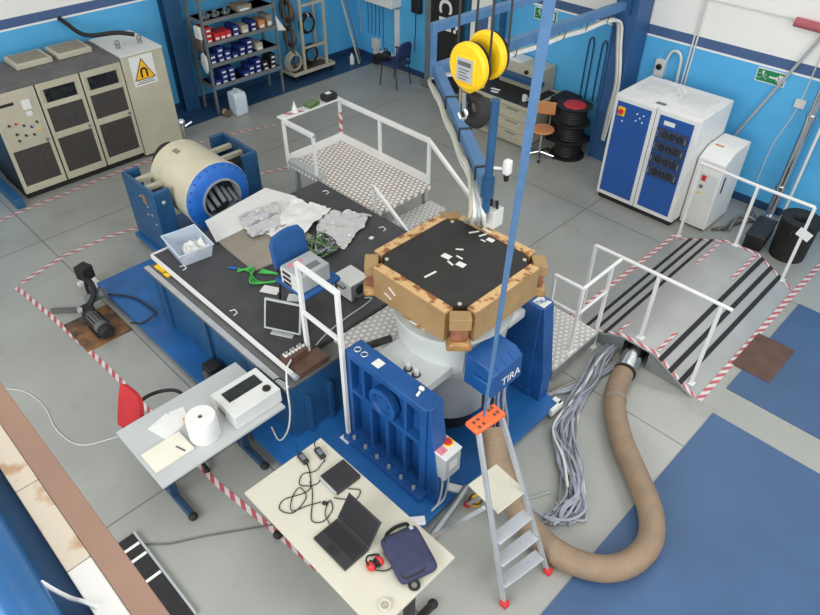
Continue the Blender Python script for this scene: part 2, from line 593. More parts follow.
# ------------------------------------------------------------------ left wall: control cabinets
t = thing('control_cabinet', 'wide cream three door control cabinet with dark grilles by the left wall', 'cabinet', (-11.0, 3.2, 0))
b = B()
b.box(-11.55, -10.55, 2.2, 4.17, 0.1, 1.66)
build('body', b, 'black', t)
build('plinth', B().box(-11.5, -10.58, 2.22, 4.15, 0, 0.1), 'black', t)
build('top_panel', B().box(-11.56, -10.5, 2.19, 4.18, 1.66, 1.72), ['dust'], t, 0.004)
for i, y0 in enumerate((2.2, 2.865, 3.53)):
    y1 = y0 + 0.64
    f = B()
    for a in ((y0, y0 + 0.05, 0.12, 1.66), (y1 - 0.05, y1, 0.12, 1.66), (y0 + .05, y1 - .05, 1.56, 1.66), (y0 + .05, y1 - .05, 0.12, 0.23),
              (y0 + .05, y1 - .05, 0.80, 0.90)) + (((y0 + .05, y1 - .05, 1.28, 1.36),) if i else ()):
        f.box(-10.55, -10.5, *a)
    d = build('door', f, 'cream', t, 0.003)
    g = B()
    g.box(-10.55, -10.515, y0 + .05, y1 - .05, 0.23, 0.80)
    if i:
        g.box(-10.55, -10.515, y0 + .05, y1 - .05, 0.90, 1.28)
    build('grille', g, 'panel', d)
    if i:
        build('display', B().box(-10.55, -10.51, y0 + .09, y1 - .09, 1.36, 1.56), 'display', d)
        for ya in (y0 + .05, y1 - .09):
            build('display_surround', B().box(-10.55, -10.52, ya, ya + .04, 1.36, 1.56), 'cream', d)
    else:
        build('instrument_panel', B().box(-10.55, -10.495, y0 + .05, y1 - .05, 0.90, 1.56), 'cream', d, 0.006)
        k = 0
        for yy, zz, mm in ((.14, 1.2, 'black'), (.24, 1.2, 'red'), (.34, 1.15, 'partblue'), (.44, 1.1, 'partblue'), (.54, 1.15, 'black'), (.2, 1.05, 'black'), (.32, 1.0, 'black'), (.44, 0.98, 'black'), (.55, 1.03, 'yellow'), (.2, .95, 'black')):
            build('knob', B().cyl((-10.497, y0 + yy * .95, zz), (-10.465, y0 + yy * .95, zz), 0.018, 0.014, 12), mm, d)
        build('meter', B().box(-10.497, -10.48, y0 + .40, y0 + .52, 1.36, 1.5), 'white', d)
        build('meter', B().box(-10.497, -10.482, y0 + .42, y0 + .5, 1.26, 1.33), 'white', d)
        build('nameplate', B().box(-10.497, -10.487, y0 + .1, y0 + .3, 1.47, 1.51), 'black', d)
    build('latch', B().box(-10.5, -10.48, y1 - 0.09, y1 - 0.05, 0.83, 0.87), 'steel', d)
for y in (3.12, 3.74):
    build('vent_cowl', B().box(-11.53, -11.03, y - 0.27, y + 0.27, 1.72, 1.80), 'cream', t, 0.012)
    build('vent_mesh', B().box(-11.48, -11.08, y - 0.22, y + 0.22, 1.80, 1.806), 'creamdk', t)

t = thing('side_cabinet', 'plain cream cabinet end with yellow magnet warning sign', 'cabinet', (-11, 4.55, 0))
build('body', B().box(-11.55, -10.5, 4.19, 4.9, 0.05, 1.71), 'cream', t, 0.006)
build('plinth', B().box(-11.5, -10.55, 4.2, 4.88, 0, 0.05), 'black', t)
build('top_panel', B().box(-11.56, -10.49, 4.185, 4.905, 1.71, 1.735), 'offwhite', t)
for y in (4.35, 4.72):
    build('cable_clamp', B().cyl((-10.85, y, 1.735), (-10.85, y, 1.80), 0.035, 0.03, 12).torus((-10.85, y, 1.82), 0.035, 0.012, 'x', 14, 6), 'steel', t)
wy, wz = 4.51, 1.44
build('sign_plate', B().box(-10.498, -10.494, wy - .2, wy + .2, 1.21, 1.68), 'paper', t)
tri = [(wy - .18, 1.30), (wy + .18, 1.30), (wy, 1.64)]
build('sign_border', B().prism(tri, 'x', -10.494, -10.491), 'black', t)
cxx = (wy, 1.413)
build('sign_triangle', B().prism([(cxx[0] + (p[0] - cxx[0]) * .88, cxx[1] + (p[1] - cxx[1]) * .88) for p in tri], 'x', -10.491, -10.489), 'signyellow', t)
u = B()
pts = []
for i in range(9):
    a = PI * i / 8
    pts.append((math.cos(a), math.sin(a)))
outer = [(wy - .062, 1.335)] + [(wy - .062 * x, 1.43 + .062 * y) for x, y in pts] + [(wy + .062, 1.335)]
inner = [(wy + .03, 1.335)] + [(wy + .03 * x, 1.43 + .03 * y) for x, y in pts] + [(wy - .03, 1.335)]
n = len(outer)
for i in range(n - 1):
    u.prism([outer[i], outer[i + 1], inner[n - 2 - i], inner[n - 1 - i]], 'x', -10.489, -10.487)
build('sign_magnet', u, 'black', t)
for zz, hw_ in ((1.275, .13), (1.245, .16)):
    build('caption_line', B().box(-10.494, -10.4925, wy - hw_, wy + hw_, zz - .007, zz + .007), 'rack', t)
tag(build('supply_cable', B().tube(smooth([(-10.85, 4.66, 1.88), (-11.0, 4.45, 1.92), (-11.2, 4.15, 1.9), (-11.45, 4.05, 1.9), (-11.7, 3.98, 2.0), (-11.88, 3.95, 2.05)]), 0.035), 'rubber'),
    'thick black cable from the wall over the cream cabinet tops', 'cable')
tag(build('steel_channel', B().box(-11.85, -10.36, 1.98, 2.10, 0, 0.16), 'bluest', 0.01), 'low blue steel beam at the open end of the cream cabinets', 'beam')

# ------------------------------------------------------------------ shelf rack with boxes
t = thing('shelf_rack', 'grey steel shelf rack holding small blue parts boxes', 'shelf', (-11.37, 6.8, 0.006))
Z0 = 0.006
for x in (-11.62, -11.15):
    for y in (6.04, 7.57):
        b = B()
        b.box(x, x + .006, y - .025, y + .025, Z0, 2.45).box(x - .02, x + .02, y - .025, y - .02, Z0, 2.45)
        build('post', b, 'rack', t)
SH = (0.55, 0.95, 1.33, 1.71, 2.10)
for z in SH:
    build('shelf_board', B().box(-11.62, -11.125, 6.04, 7.57, z - 0.06, z).box(-11.6, -11.17, 6.06, 7.55, z - 0.06, z), 'rack', t)
proto = {}


def parts_box(y, z, m, label, group, h=0.085, wd=0.12, x=-11.31):
    key = (m, h, wd)
    if key not in proto:
        o = thing('parts_box', label, 'box', (x, y, z), 0, group)
        b = B().box(-.15, .15, -wd / 2, wd / 2, 0, h)
        build('carton', b, m, o, 0.006, True)
        build('end_label', B().box(.15, .153, -wd * .36, wd * .3, h * .1, h * .45), 'paper', o, 0, True)
        proto[key] = o
        return o
    return dup(proto[key], (x, y, z), 0, label, group)


where = {0: 'lowest', 1: 'second lowest', 2: 'middle', 3: 'second highest'}
for s, cols in {0: [(6.16, 1), (6.32, 3), (6.48, 3), (6.78, 1), (6.92, 2), (7.08, 3), (7.24, 2), (7.42, 3)],
                1: [(6.14, 2), (6.30, 3), (6.46, 2), (6.62, 1), (6.77, 2), (6.94, 3)],
                2: [(6.70, 2), (7.10, 2)]}.items():
    for i, (y, nst) in enumerate(cols):
        for k in range(nst):
            mm = 'black' if (s == 0 and i >= 6) else 'partblue'
            col = 'black' if mm == 'black' else 'blue'
            lv = 'alone in' if nst == 1 else ('bottom of' if k == 0 else 'top of' if k == nst - 1 else 'middle of')
            parts_box(y + random.uniform(-.012, .012), SH[s] + k * 0.087, mm,
                      'small %s box, %s the %s column, %s rack shelf' % (col, lv, ORD[i], where[s]), 'boxes on the %s rack shelf' % where[s])
for k in range(3):
    parts_box(6.14, SH[2] + k * .087, 'reddk', 'small red box, %s of the stack by the rack post, middle shelf' % ('bottom', 'middle', 'top')[k], 'red boxes on the middle rack shelf')
for k, y in enumerate((6.30, 6.42, 6.54)):
    parts_box(y, SH[2], 'red', 'bright red box, %s to the right of the red stack' % ('first', 'second', 'third')[k], 'red boxes on the middle rack shelf', 0.12, 0.11)
for k, (y, mm, h, wd, nm) in enumerate(((6.9, 'cream', .13, .14, 'cream box between blue stacks'), (7.28, 'wood', .14, .13, 'brown box right of the blue stacks'), (7.45, 'creamdk', .2, .12, 'tall beige box at the far post'))):
    parts_box(y, SH[2], mm, nm + ' on the middle rack shelf', 'mixed boxes on the rack', h, wd)
parts_box(7.16, SH[1], 'cream', 'cream box right of the blue stacks on the second lowest shelf', 'mixed boxes on the rack', .13, .14)
for k, (y, nm) in enumerate(((6.2, 'nearest the left post'), (6.4, 'second along'), (6.62, 'third along'))):
    o = thing('steel_fitting', 'round steel fitting %s on the second highest shelf' % nm, 'fitting', (-11.3, y, SH[3]), 0, 'steel fittings')
    build('flange', B().lathe([(0, 0), (.08, 0), (.08, .025), (.04, .03), (.04, .1), (0, .1)], (0, 0, 0), 'z', 18), 'steel', o, 0, True)
    build('port', B().cyl((0.02, 0, .07), (.13, 0, .07), .028, n=14), 'chrome', o, 0, True)
parts_box(6.95, SH[3], 'creamdk', 'flat grey box on the second highest rack shelf', 'mixed boxes on the rack', .1, .3)
t = thing('jerrycan', 'translucent white plastic jerrycan on the floor under the rack', 'jerrycan', (-10.93, 6.36, 0))
build('tank', B().prism([(-.14, 0), (.14, 0), (.14, .36), (.1, .43), (-.14, .43)], 'y', -.13, .13), 'jug', t, 0.03, True)
build('handle', B().tube(smooth([(-.08, 0, .425), (-.07, 0, .47), (.02, 0, .47), (.03, 0, .43)]), .012), 'jug', t, 0, True)
build('cap', B().cyl((.09, 0, .42), (.105, 0, .46), .026, n=14), 'white', t, 0, True)
t = thing('cardboard_roll', 'small brown reel on the floor beside the jerrycan', 'reel', (-10.98, 6.1, 0))
build('core', B().cyl((-.05, 0, .075), (.05, 0, .075), .05, n=20), 'cream', t, 0, True)
for q in (-.06, .05):
    build('flange', B().cyl((q, 0, .075), (q + .01, 0, .075), .075, n=24), 'hose', t, 0, True)
t = thing('hanging_bag', 'white plastic bag hanging on the end of the rack', 'bag', (-11.3, 5.96, 0.9))
b = B().sph((-11.22, 5.985, 0.98), .13, (.9, .18, 1.5), 14)
for i, v in enumerate(b.v):
    q = noise.noise(V(v) * 9) * .03
    b.v[i] = (v[0] + q, v[1], v[2] + q)
build('sack', b, 'paper', t)
build('cord', B().cyl((-11.22, 5.99, 1.12), (-11.2, 6.0, 1.4), .006, n=6), 'white', t)
t = thing('hanging_box', 'beige and white box hanging on the rack end above the bag', 'box', (-11.3, 5.98, 1.3))
build('case', B().box(-11.35, -11.17, 5.96, 6.012, 1.4, 1.62), 'paper', t, .01)
build('pouch', B().box(-11.4, -11.2, 5.962, 6.012, 1.18, 1.38), 'hose', t, .01)
tag(build('paper_sheet', B().add([(-11.142, 7.58, 1.5), (-11.142, 7.60, 1.22), (-11.1, 7.76, 1.2), (-11.15, 7.58, 1.5), (-11.15, 7.60, 1.215), (-11.108, 7.758, 1.195)], [(0, 1, 2), (3, 5, 4), (0, 3, 4, 1), (1, 4, 5, 2), (2, 5, 3, 0)]), 'paper'),
    'white paper sheet hanging at the far rack post', 'paper')

# ------------------------------------------------------------------ hose trolley
t = thing('hose_trolley', 'cream wheeled trolley frame loaded with hoses by the wall', 'trolley', (-11.5, 8.6, Z0))
b = B()
for a in (8.05, 9.1):
    b.box(-11.8, -11.36, a - .03, a + .03, .12, .18)
for x in (-11.8, -11.38):
    b.box(x - .03, x + .03, 8.05, 9.1, .12, .18)
build('base_frame', b, 'cream', t, .005)
build('deck', B().box(-11.77, -11.41, 8.08, 9.07, .13, .15), 'darkwood', t)
for x in (-11.42, -11.77):
    for y in (8.36, 8.95):
        build('post', B().box(x - .025, x + .025, y - .025, y + .025, .15, 2.4), 'cream', t, .004)
for z in (.62, 1.45, 2.2):
    build('crossbar', B().box(-11.44, -11.4, 8.385, 8.925, z - .02, z + .02), 'cream', t)
for x, y in ((-11.4, 8.1), (-11.4, 9.05), (-11.78, 8.1), (-11.78, 9.05)):
    w_ = build('castor', B().cyl((x, y - .02, .056), (x, y + .02, .056), .05, n=16), 'rubber', t)
    build('bracket', B().box(x - .015, x + .015, y - .03, y + .03, .1, .125), 'steel', w_)
for k, (x, y, z, R, mm, nm) in enumerate(((-11.52, 8.18, .36, .2, 'cream', 'pale hose coil standing at the near foot of the trolley'),
                                          (-11.6, 8.2, .85, .2, 'hose', 'brown hose coil hung halfway up the trolley end'),
                                          (-11.6, 8.2, 1.35, .22, 'hose', 'upper brown hose coil hung on the trolley end'),
                                          (-11.6, 8.66, 1.0, .2, 'rubber', 'black hose coil with a white tag inside the trolley frame'),
                                          (-11.6, 8.66, .38, .2, 'rubber', 'black hose coil on the trolley deck'))):
    o = thing('hose_coil', nm, 'hose', (x, y, z - R - .03), 0, 'hoses on the trolley')
    b = B()
    for j in range(4):
        b.torus((x + (j - 1.5) * .035 * .8, y + random.uniform(-.02, .02), z + random.uniform(-.01, .015)), R * (1 - .08 * j), .017, 'x' if k in (0, 3, 4) else 'y', 24, 6)
    build('coil', b, mm, o)
    build('tie', B().torus((x, y, z + R * .85), .05, .012, 'y' if k in (0, 3, 4) else 'x', 12, 6), 'white' if k == 3 else 'black', o)
b = B()
for y, x1 in ((8.1, -11.5), (8.25, -11.45)):
    b = B().bar((-11.6, y, .19), (-11.7, y + .05, 2.2), .03, .1)
    tag(build('wooden_plank', b, 'hose'), 'brown upright plank on the %s of the trolley end' % ('outer side' if y < 8.2 else 'inner side'), 'plank', 'planks on the trolley')
tag(build('steel_pole', B().cyl((-11.25, 9.72, .006), (-11.85, 9.5, 2.3), .022, n=10), 'cream'), 'pale pole leaning in the corner behind the trolley', 'pole')
tag(build('steel_pole', B().cyl((-11.35, 9.85, .006), (-11.86, 9.75, 2.1), .016, n=10), 'rack'), 'thin grey pole leaning against the left wall beside the corner', 'pole')
t = thing('spray_bottle', 'white bottle on the floor in the room corner', 'bottle', (-11.35, 9.6, Z0))
build('bottle', B().lathe([(0, 0), (.05, 0), (.05, .16), (.02, .21), (.02, .24), (0, .24)], (0, 0, 0), 'z', 16), 'white', t, 0, True)
build('cap', B().cyl((0, 0, .24), (0, 0, .27), .022, n=12), 'black', t, 0, True)

# ------------------------------------------------------------------ back wall left end: fuse box, conduits, chair
t = thing('fuse_box', 'white wall distribution box with dark window near the corner', 'fuse box', (-10.5, 10.0, 1.25))
build('case', B().box(-10.95, -10.12, 9.86, 10.15, 1.25, 1.75), 'white', t, .01)
build('window', B().box(-10.75, -10.35, 9.852, 9.862, 1.42, 1.68), 'display', t)
t.location.x -= .22
t.location.z += .06
t = thing('wall_trunking', 'white cable trunking below the wall distribution box', 'trunking', (-10.3, 10.12, .1))
build('duct', B().box(-10.27, -10.17, 10.08, 10.15, .3, 1.25), 'white', t, .004)
build('duct', B().box(-10.95, -10.17, 10.08, 10.15, .13, .27), 'white', t, .004)
build('junction_cover', B().box(-10.97, -10.77, 10.05, 10.15, .28, .5), 'offwhite', t, .006)
t.location.x -= .22
t = thing('hanging_cables', 'thin dark cables dropping from the wall box to the floor', 'cable', (-11, 10.12, .5))
for k in range(5):
    x = -11.15 + .12 * k
    build('cable', B().tube([(x, 10.13, 1.3), (x + .01, 10.13, .9), (x - .01, 10.13, .55 if k < 4 else .3)], .007, 6), 'col', t)
build('conduit', B().tube([(-11.4, 10.13, .5), (-11.4, 10.13, 1.2), (-11.35, 10.13, 1.3), (-10.95, 10.13, 1.3)], .014, 8), 'grey', t)
t.location.x -= .22
t = thing('power_block', 'black plug block on the floor under the wall trunking', 'plug', (-11.0, 10.0, 0))
build('block', B().box(-11.05, -10.92, 9.95, 10.07, 0, .2), 'rubber', t, .015)
build('lead', B().tube([(-10.98, 10.02, .19), (-10.98, 10.1, .25), (-10.96, 10.11, .3)], .01, 6), 'rubber', t)
t = thing('wall_handset', 'black device hung on the blue wall above the chair', 'phone', (-9.85, 10.1, 1.2))
build('case', B().box(-9.97, -9.73, 10.04, 10.15, 1.3, 1.72), 'black', t, .02)
build('cord', B().tube(smooth([(-9.9, 10.12, 1.3), (-9.92, 10.13, .9), (-9.95, 10.13, .5)]), .008, 6), 'rubber', t)


def chair(name, label, loc, rz, fab, arms=False):
    """upholstered visitor chair, local frame facing +x"""
    o = thing(name, label, 'chair', loc, rz)
    b = B().box(-.22, .25, -.235, .235, .42, .475)
    build('seat', b, fab, o, .022, True)
    b = B()
    n = 8
    poly = [(-.2, .56), (-.215, .62), (-.21, .82), (-.16, .9), (-.05, .925), (.05, .925), (.16, .9), (.21, .82), (.215, .62), (.2, .56)]
    b.prism(poly, 'x', -.022, .022)
    b.xf(Matrix.Translation((-.24, 0, 0)) @ Matrix.Rotation(-.16, 4, 'Y') @ Matrix.Translation((.0, 0, 0)))
    # keep the tilt about the lower edge
    b.xf(Matrix.Translation((.115, 0, 0)))
    build('backrest', b, fab, o, .015, True)
    for sx in (-1, 1):
        for sy in (-1, 1):
            build('leg', B().tube([(sx * .18, sy * .2, .425), (sx * .23, sy * .225, 0)], .012, 8), 'black', o, 0, True)
    f = B()
    f.tube([(-.19, -.19, .43), (.19, -.19, .43), (.19, .19, .43), (-.19, .19, .43)], .011, 8, True)
    build('seat_frame', f, 'black', o, 0, True)
    f = B()
    for sy in (-1, 1):
        f.tube(smooth([(-.16, sy * .15, .43), (-.25, sy * .15, .44), (-.262, sy * .15, .52), (-.268, sy * .15, .68)], 4), .011, 8)
    build('back_support', f, 'black', o, 0, True)
    if arms:
        for sy in (-1, 1):
            a = build('armrest', B().box(-.18, .2, sy * .25 - .025, sy * .25 + .025, .64, .67), 'black', o, .01, True)
            build('arm_tube', B().tube([(.16, sy * .25, .645), (.18, sy * .24, .43), (.14, sy * .19, .43)], .011, 8).tube([(-.14, sy * .25, .645), (-.2, sy * .24, .44), (-.18, sy * .19, .43)], .011, 8), 'black', a, 0, True)
    return o


chair('visitor_chair', 'navy blue armchair with black legs against the back wall', (-9.87, 9.5, 0), PI + .1, 'chairnavy', True)
t = thing('black_bag', 'small black bag lying on the seat of the navy armchair', 'bag', (-10.1, 9.42, .475))
build('sack', B().sph((-10.03, 9.4, .575), .1, (.9, 1.2, 1.0), 16), 'rubber', t)
build('handle', B().torus((-10.03, 9.4, .68), .05, .01, 'y', 14, 6), 'black', t)

# ------------------------------------------------------------------ banners
t = thing('roll_up_banner', 'black roll up banner with white letters beside the blue wall', 'banner', (-8.85, 9.95, 0))
build('print', B().box(-9.28, -8.45, 9.9, 9.908, .1, 2.3), 'black', t)
build('side_band', B().box(-9.42, -9.28, 9.9, 9.908, .1, 2.3), 'rack', t)
build('base', B().box(-9.45, -8.42, 9.82, 9.99, 0, .1), 'steel', t, .015)
build('lettering', text_b('cfi', .7, .002, (-8.84, 9.897, 1.5), (0, 0, -1), (1, 0, 0)), 'paper', t)
build('pole', B().cyl((-8.9, 9.93, .1), (-8.9, 9.93, 2.3), .012, n=8), 'steel', t)
t = thing('roll_up_banner', 'white roll up banner with dark picture half hidden by the hook', 'banner', (-7.9, 9.95, 0))
build('print', B().box(-8.26, -7.79, 9.9, 9.908, .1, 2.3), 'paper', t)
build('picture', B().box(-8.15, -7.85, 9.895, 9.9, 1.35, 1.75).box(-8.17, -8.0, 9.895, 9.9, .6, 1.2), 'wall_band', t)
build('base', B().box(-8.28, -7.77, 9.82, 9.99, 0, .1), 'steel', t, .015)
build('pole', B().cyl((-7.97, 9.93, .1), (-7.97, 9.93, 2.3), .012, n=8), 'steel', t)
for x in (-8.33, -7.6):
    tag(build('dark_post', B().box(x - .04, x + .04, 9.95, 10.05, 0, 2.4), 'bluest', .004), 'dark upright post %s the white banner' % ('between the black banner and' if x < -8 else 'on the desk side of'), 'post')

# ------------------------------------------------------------------ work desk in the back
t = thing('work_desk', 'cream desk with drawers along the back wall behind the hook', 'desk', (-6.8, 9.6, 0))
build('desk_top', B().box(-7.75, -6.18, 9.03, 10.1, .70, .74), 'cream', t, .004)
build('desk_mat', B().box(-7.7, -6.25, 9.1, 9.98, .741, .746), 'black', t)
build('side_panel', B().box(-7.73, -7.69, 9.06, 10.08, 0, .70), 'cream', t)
build('back_panel', B().box(-7.69, -6.8, 9.95, 9.98, .15, .70), 'jug', t)
build('foot_rail', B().box(-7.69, -6.8, 9.1, 9.2, .02, .08), 'cream', t)
build('pedestal', B().box(-6.8, -6.2, 9.09, 10.05, .02, .70), 'cream', t)
for z0, z1 in ((.05, .25), (.26, .46), (.47, .68)):
    d = build('drawer', B().box(-6.79, -6.21, 9.065, 9.09, z0, z1), 'cream', t, .004)
    build('handle', B().box(-6.62, -6.38, 9.05, 9.066, z1 - .04, z1 - .025), 'steel', d)
t = thing('bench_instrument', 'large cream instrument case at the back of the desk', 'instrument', (-6.8, 9.8, .746))
build('case', B().box(-7.35, -6.42, 9.72, 10.12, .746, 1.16), 'cream', t, .008)
build('front_ledge', B().box(-7.35, -6.36, 9.56, 9.72, .9, .98), 'bluest', t, .004)
build('knob', B().cyl((-6.75, 9.72, 1.05), (-6.75, 9.68, 1.05), .035, n=16), 'black', t)
build('cable_clutter', B().box(-7.3, -6.9, 9.75, 10.05, 1.16, 1.19), 'white', t)
t = thing('paper_card', 'white cards on the black desk mat beside the yellow hook', 'paper', (-7.05, 9.25, .746))
build('card', B().box(-7.12, -6.98, 9.2, 9.26, .747, .752, .2), 'paper', t)
build('card', B().box(-7.2, -7.02, 9.3, 9.36, .747, .752, .2), 'paper', t)
t = thing('white_mug', 'white cup with dark markings on the black desk mat', 'mug', (-6.45, 9.3, .746))
build('cup', B().lathe([(0, 0), (.04, 0), (.042, .1), (.037, .1), (.035, .01), (0, .01)], (0, 0, 0), 'z', 20), 'white', t, 0, True)
build('handle', B().torus((.055, 0, .05), .028, .007, 'y', 14, 6), 'white', t, 0, True)
t = thing('squeeze_bottle', 'clear bottle with red base at the desk corner', 'bottle', (-6.28, 9.45, .746))
build('bottle', B().lathe([(0, .06), (.04, .06), (.04, .2), (.015, .25), (0, .25)], (0, 0, 0), 'z', 16), 'paper', t, 0, True)
build('base', B().cyl((0, 0, 0), (0, 0, .06), .045, n=16), 'red', t, 0, True)
t = thing('workshop_stool', 'swivel chair with orange wooden seat and backrest by the desk', 'stool', (-5.83, 9.06, 0))
build('seat', B().lathe([(0, 0), (.18, 0), (.2, .02), (.19, .04), (0, .035)], (-5.85, 9.08, .47), 'z', 24), 'wood', t)
b = B()
for i in range(7):
    a = -0.9 + .3 * i
    pass
b.box(-6.12, -5.76, 9.19, 9.215, .70, .92, .5)
build('backrest', b, 'wood', t, .02)
build('back_bar', B().tube(smooth([(-5.86, 9.1, .47), (-5.87, 9.29, .48), (-5.87, 9.27, .8)], 4), .014, 8), 'steel', t)
build('column', B().cyl((-5.85, 9.08, .07), (-5.85, 9.08, .47), .022, n=12), 'chrome', t)
for k in range(5):
    a = 2 * PI * k / 5 + .3
    e = (-5.85 + .26 * math.cos(a), 9.08 + .26 * math.sin(a))
    f = build('foot', B().tube([(-5.85, 9.08, .09), (e[0], e[1], .055)], .017, 8), 'chrome', t)
    build('castor', B().sph((e[0], e[1], .027), .027, (1, 1, 1), 10), 'rubber', f)
for k in range(3):
    z = .3 * k
    o = thing('cable_reel', ['bottom black cable reel of the stack by the blue column', 'middle black cable reel of the stack by the blue column', 'top cable reel with red hub of the stack by the blue column'][k], 'reel', (-5.55, 9.48, z), 0, 'cable reels stacked by the blue column')
    build('flange', B().lathe([(0, .0), (.3, .0), (.3, .02), (0, .02)], (-5.55, 9.48, z), 'z', 32), 'rubber', o)
    build('flange', B().lathe([(0, .275), (.28, .275), (.3, .298), (0, .298)], (-5.55, 9.48, z), 'z', 32), 'rubber', o)
    b = B()
    for j in range(6):
        b.torus((-5.55, 9.48, z + .045 + j * .042), .2, .024, 'z', 28, 8)
    build('cable', b, 'black', o)
    build('hub', B().lathe([(0, .298 if k == 2 else .296), (.19, .298 if k == 2 else .296), (.17, .315 if k == 2 else .299), (.05, .315 if k == 2 else .299), (0, .33 if k == 2 else .2995)], (-5.55, 9.48, z), 'z', 24), 'red', o)
t = thing('tool_case', 'black flat case on the floor behind the cable reels', 'case', (-6.05, 9.75, 0))
build('case', B().box(-6.17, -5.8, 9.68, 10.1, 0, .8), 'rubber', t, .02)
build('handle', B().torus((-5.98, 9.85, .81), .05, .01, 'y', 12, 6), 'black', t)
for k, x in enumerate((-5.82, -5.57)):
    # hanging cable loops
    o = thing('hanging_cable', 'long dark cable loop hanging on the blue wall, %s the column' % ('further from' if k == 0 else 'closer to'), 'cable', (x, 10.1, .7), 0, 'cable loops on the wall')
    build('loop', B().tube(smooth([(x - .05, 10.13, .75), (x - .05, 10.13, 1.5), (x - .04, 10.13, 1.72), (x, 10.13, 1.78), (x + .04, 10.13, 1.72), (x + .05, 10.13, 1.5), (x + .05, 10.13, .75)], 4), .012, 6), 'skirt', o)
    build('hook', B().cyl((x, 10.15, 1.76), (x, 10.1, 1.77), .01, n=8), 'steel', o)
t = thing('exit_sign', 'green running man exit sign on the back wall above the ramp', 'sign', (-2.93, 10.14, 1.83))


def exit_sign(o, x0, x1, z0, z1, flip=1):
    y = 10.135
    cx, cz = (x0 + x1) / 2, (z0 + z1) / 2
    build('plate', B().box(x0 - .015, x1 + .015, y, 10.15, z0 - .015, z1 + .015), 'paper', o)
    build('field', B().box(x0, x1, y - .003, y, z0, z1), 'signgreen', o)
    yy0, yy1 = y - .006, y - .003
    h = z1 - z0
    m = B()
    mx = cx - flip * (x1 - x0) * .3
    m.obox((mx, (yy0 + yy1) / 2, cz + .3 * h), (.03, .003, .03))
    m.bar((mx, (yy0 + yy1) / 2, cz + .2 * h), (mx + .02 * flip, (yy0 + yy1) / 2, cz - .08 * h), .003, .035, (0, 1, 0))
    for a, c in (((.02, -.08), (.06, -.2)), ((.06, -.2), (.05, -.38)), ((.015, -.08), (-.03, -.25)), ((-.03, -.25), (-.075, -.22)), ((.0, .18), (.06, .05)), ((.0, .18), (-.06, .1))):
        m.bar((mx + a[0] * flip, (yy0 + yy1) / 2, cz + a[1] * h), (mx + c[0] * flip, (yy0 + yy1) / 2, cz + c[1] * h), .003, .016, (0, 1, 0))
    build('running_figure', m, 'paper', o)
    a = B()
    ax = cx + flip * (x1 - x0) * .08
    a.box(min(ax - .05, ax + .05), max(ax - .05, ax + .05), yy0, yy1, cz - .012, cz + .012)
    a.prism([(ax + flip * .05, cz - .035), (ax + flip * .05, cz + .035), (ax + flip * .1, cz)], 'y', yy0, yy1)
    build('arrow', a, 'paper', o)
    d = B()
    dx = cx + flip * (x1 - x0) * .36
    d.box(dx - .03, dx + .03, yy0, yy1, cz - .36 * h, cz + .36 * h)
    build('door_symbol', d, 'paper', o)


exit_sign(t, -3.12, -2.74, 1.84, 2.0)
t = thing('exit_sign', 'green exit sign on the back wall above the desk', 'sign', (-6.8, 10.14, 1.84))
exit_sign(t, -7.02, -6.58, 1.83, 2.0)

# ------------------------------------------------------------------ power amplifier cabinets
t = thing('amplifier_cabinet', 'tall white double cabinet with blue doors against the back wall', 'cabinet', (-3.75, 9.1, 0))
build('body', B().box(-4.42, -3.13, 8.66, 9.6, .08, 1.68), 'white', t, .008)
build('plinth', B().box(-4.39, -3.16, 8.68, 9.56, 0, .08), 'black', t)
d = build('door', B().box(-4.41, -3.775, 8.62, 8.66, .1, 1.66), 'white', t, .006)
build('blue_panel', B().box(-4.36, -3.83, 8.61, 8.62, .17, 1.6), 'cabblue', d)
build('emergency_switch', B().box(-4.33, -4.22, 8.6, 8.61, 1.40, 1.53), 'yellow', d)
build('switch_knob', B().cyl((-4.275, 8.6, 1.465), (-4.275, 8.56, 1.465), .036, n=18), 'red', d)
for x, z in ((-4.03, 1.5), (-3.93, 1.5), (-4.03, 1.4), (-3.93, 1.4), (-3.98, 1.45), (-4.235, 1.33)):
    build('button', B().cyl((x, 8.61, z), (x, 8.6, z), .011, n=10), 'paper', d)
d = build('door', B().box(-3.765, -3.14, 8.62, 8.66, .1, 1.66), 'white', t, .006)
build('blue_panel', B().box(-3.70, -3.2, 8.612, 8.62, .17, 1.6), 'cabblue', d)
build('logo', B().box(-3.62, -3.46, 8.608, 8.612, 1.48, 1.54), 'paper', d)
for k in range(4):
    z = 1.43 - .19 * k
    mdl = build('amplifier_module', B().box(-3.68, -3.22, 8.595, 8.612, z - .16, z), 'module', d, .004)
    b = B()
    for x in (-3.66, -3.25):
        b.tube([(x, 8.595, z - .04), (x, 8.575, z - .045), (x, 8.575, z - .115), (x, 8.595, z - .12)], .007, 6)
    build('handle', b, 'chrome', mdl)
    b = B()
    for x in (-3.56, -3.45, -3.34):
        b.lathe([(.02, 0), (.045, 0), (.045, -.006), (.02, -.006)], (x, 8.594, z - .08), 'y', 16, True)
    build('fan_ring', b, 'black', mdl)
build('door_gap', B().box(-3.774, -3.766, 8.625, 8.658, .1, 1.66), 'rack', t)
for x in (-4.08, -3.45):
    build('roof_vent', B().box(x - .2, x + .2, 8.95, 9.4, 1.68, 1.70), 'offwhite', t, .006)
build('roof_label', B().box(-3.86, -3.72, 8.72, 8.8, 1.68, 1.684), 'rack', t)
build('lifting_eye', B().torus((-3.72, 9.2, 1.735), .045, .014, 'y', 16, 8).cyl((-3.72, 9.2, 1.68), (-3.72, 9.2, 1.69), .04, n=12), 'offwhite', t)
t = thing('chiller_cabinet', 'low narrow white cabinet with sloped top beside the tall amplifier cabinet', 'cabinet', (-2.93, 9.25, 0))
build('body', B().prism([(8.87, .04), (9.6, .04), (9.6, 1.2), (9.1, 1.2), (8.87, 1.08)], 'x', -3.11, -2.72), 'white', t, .008)
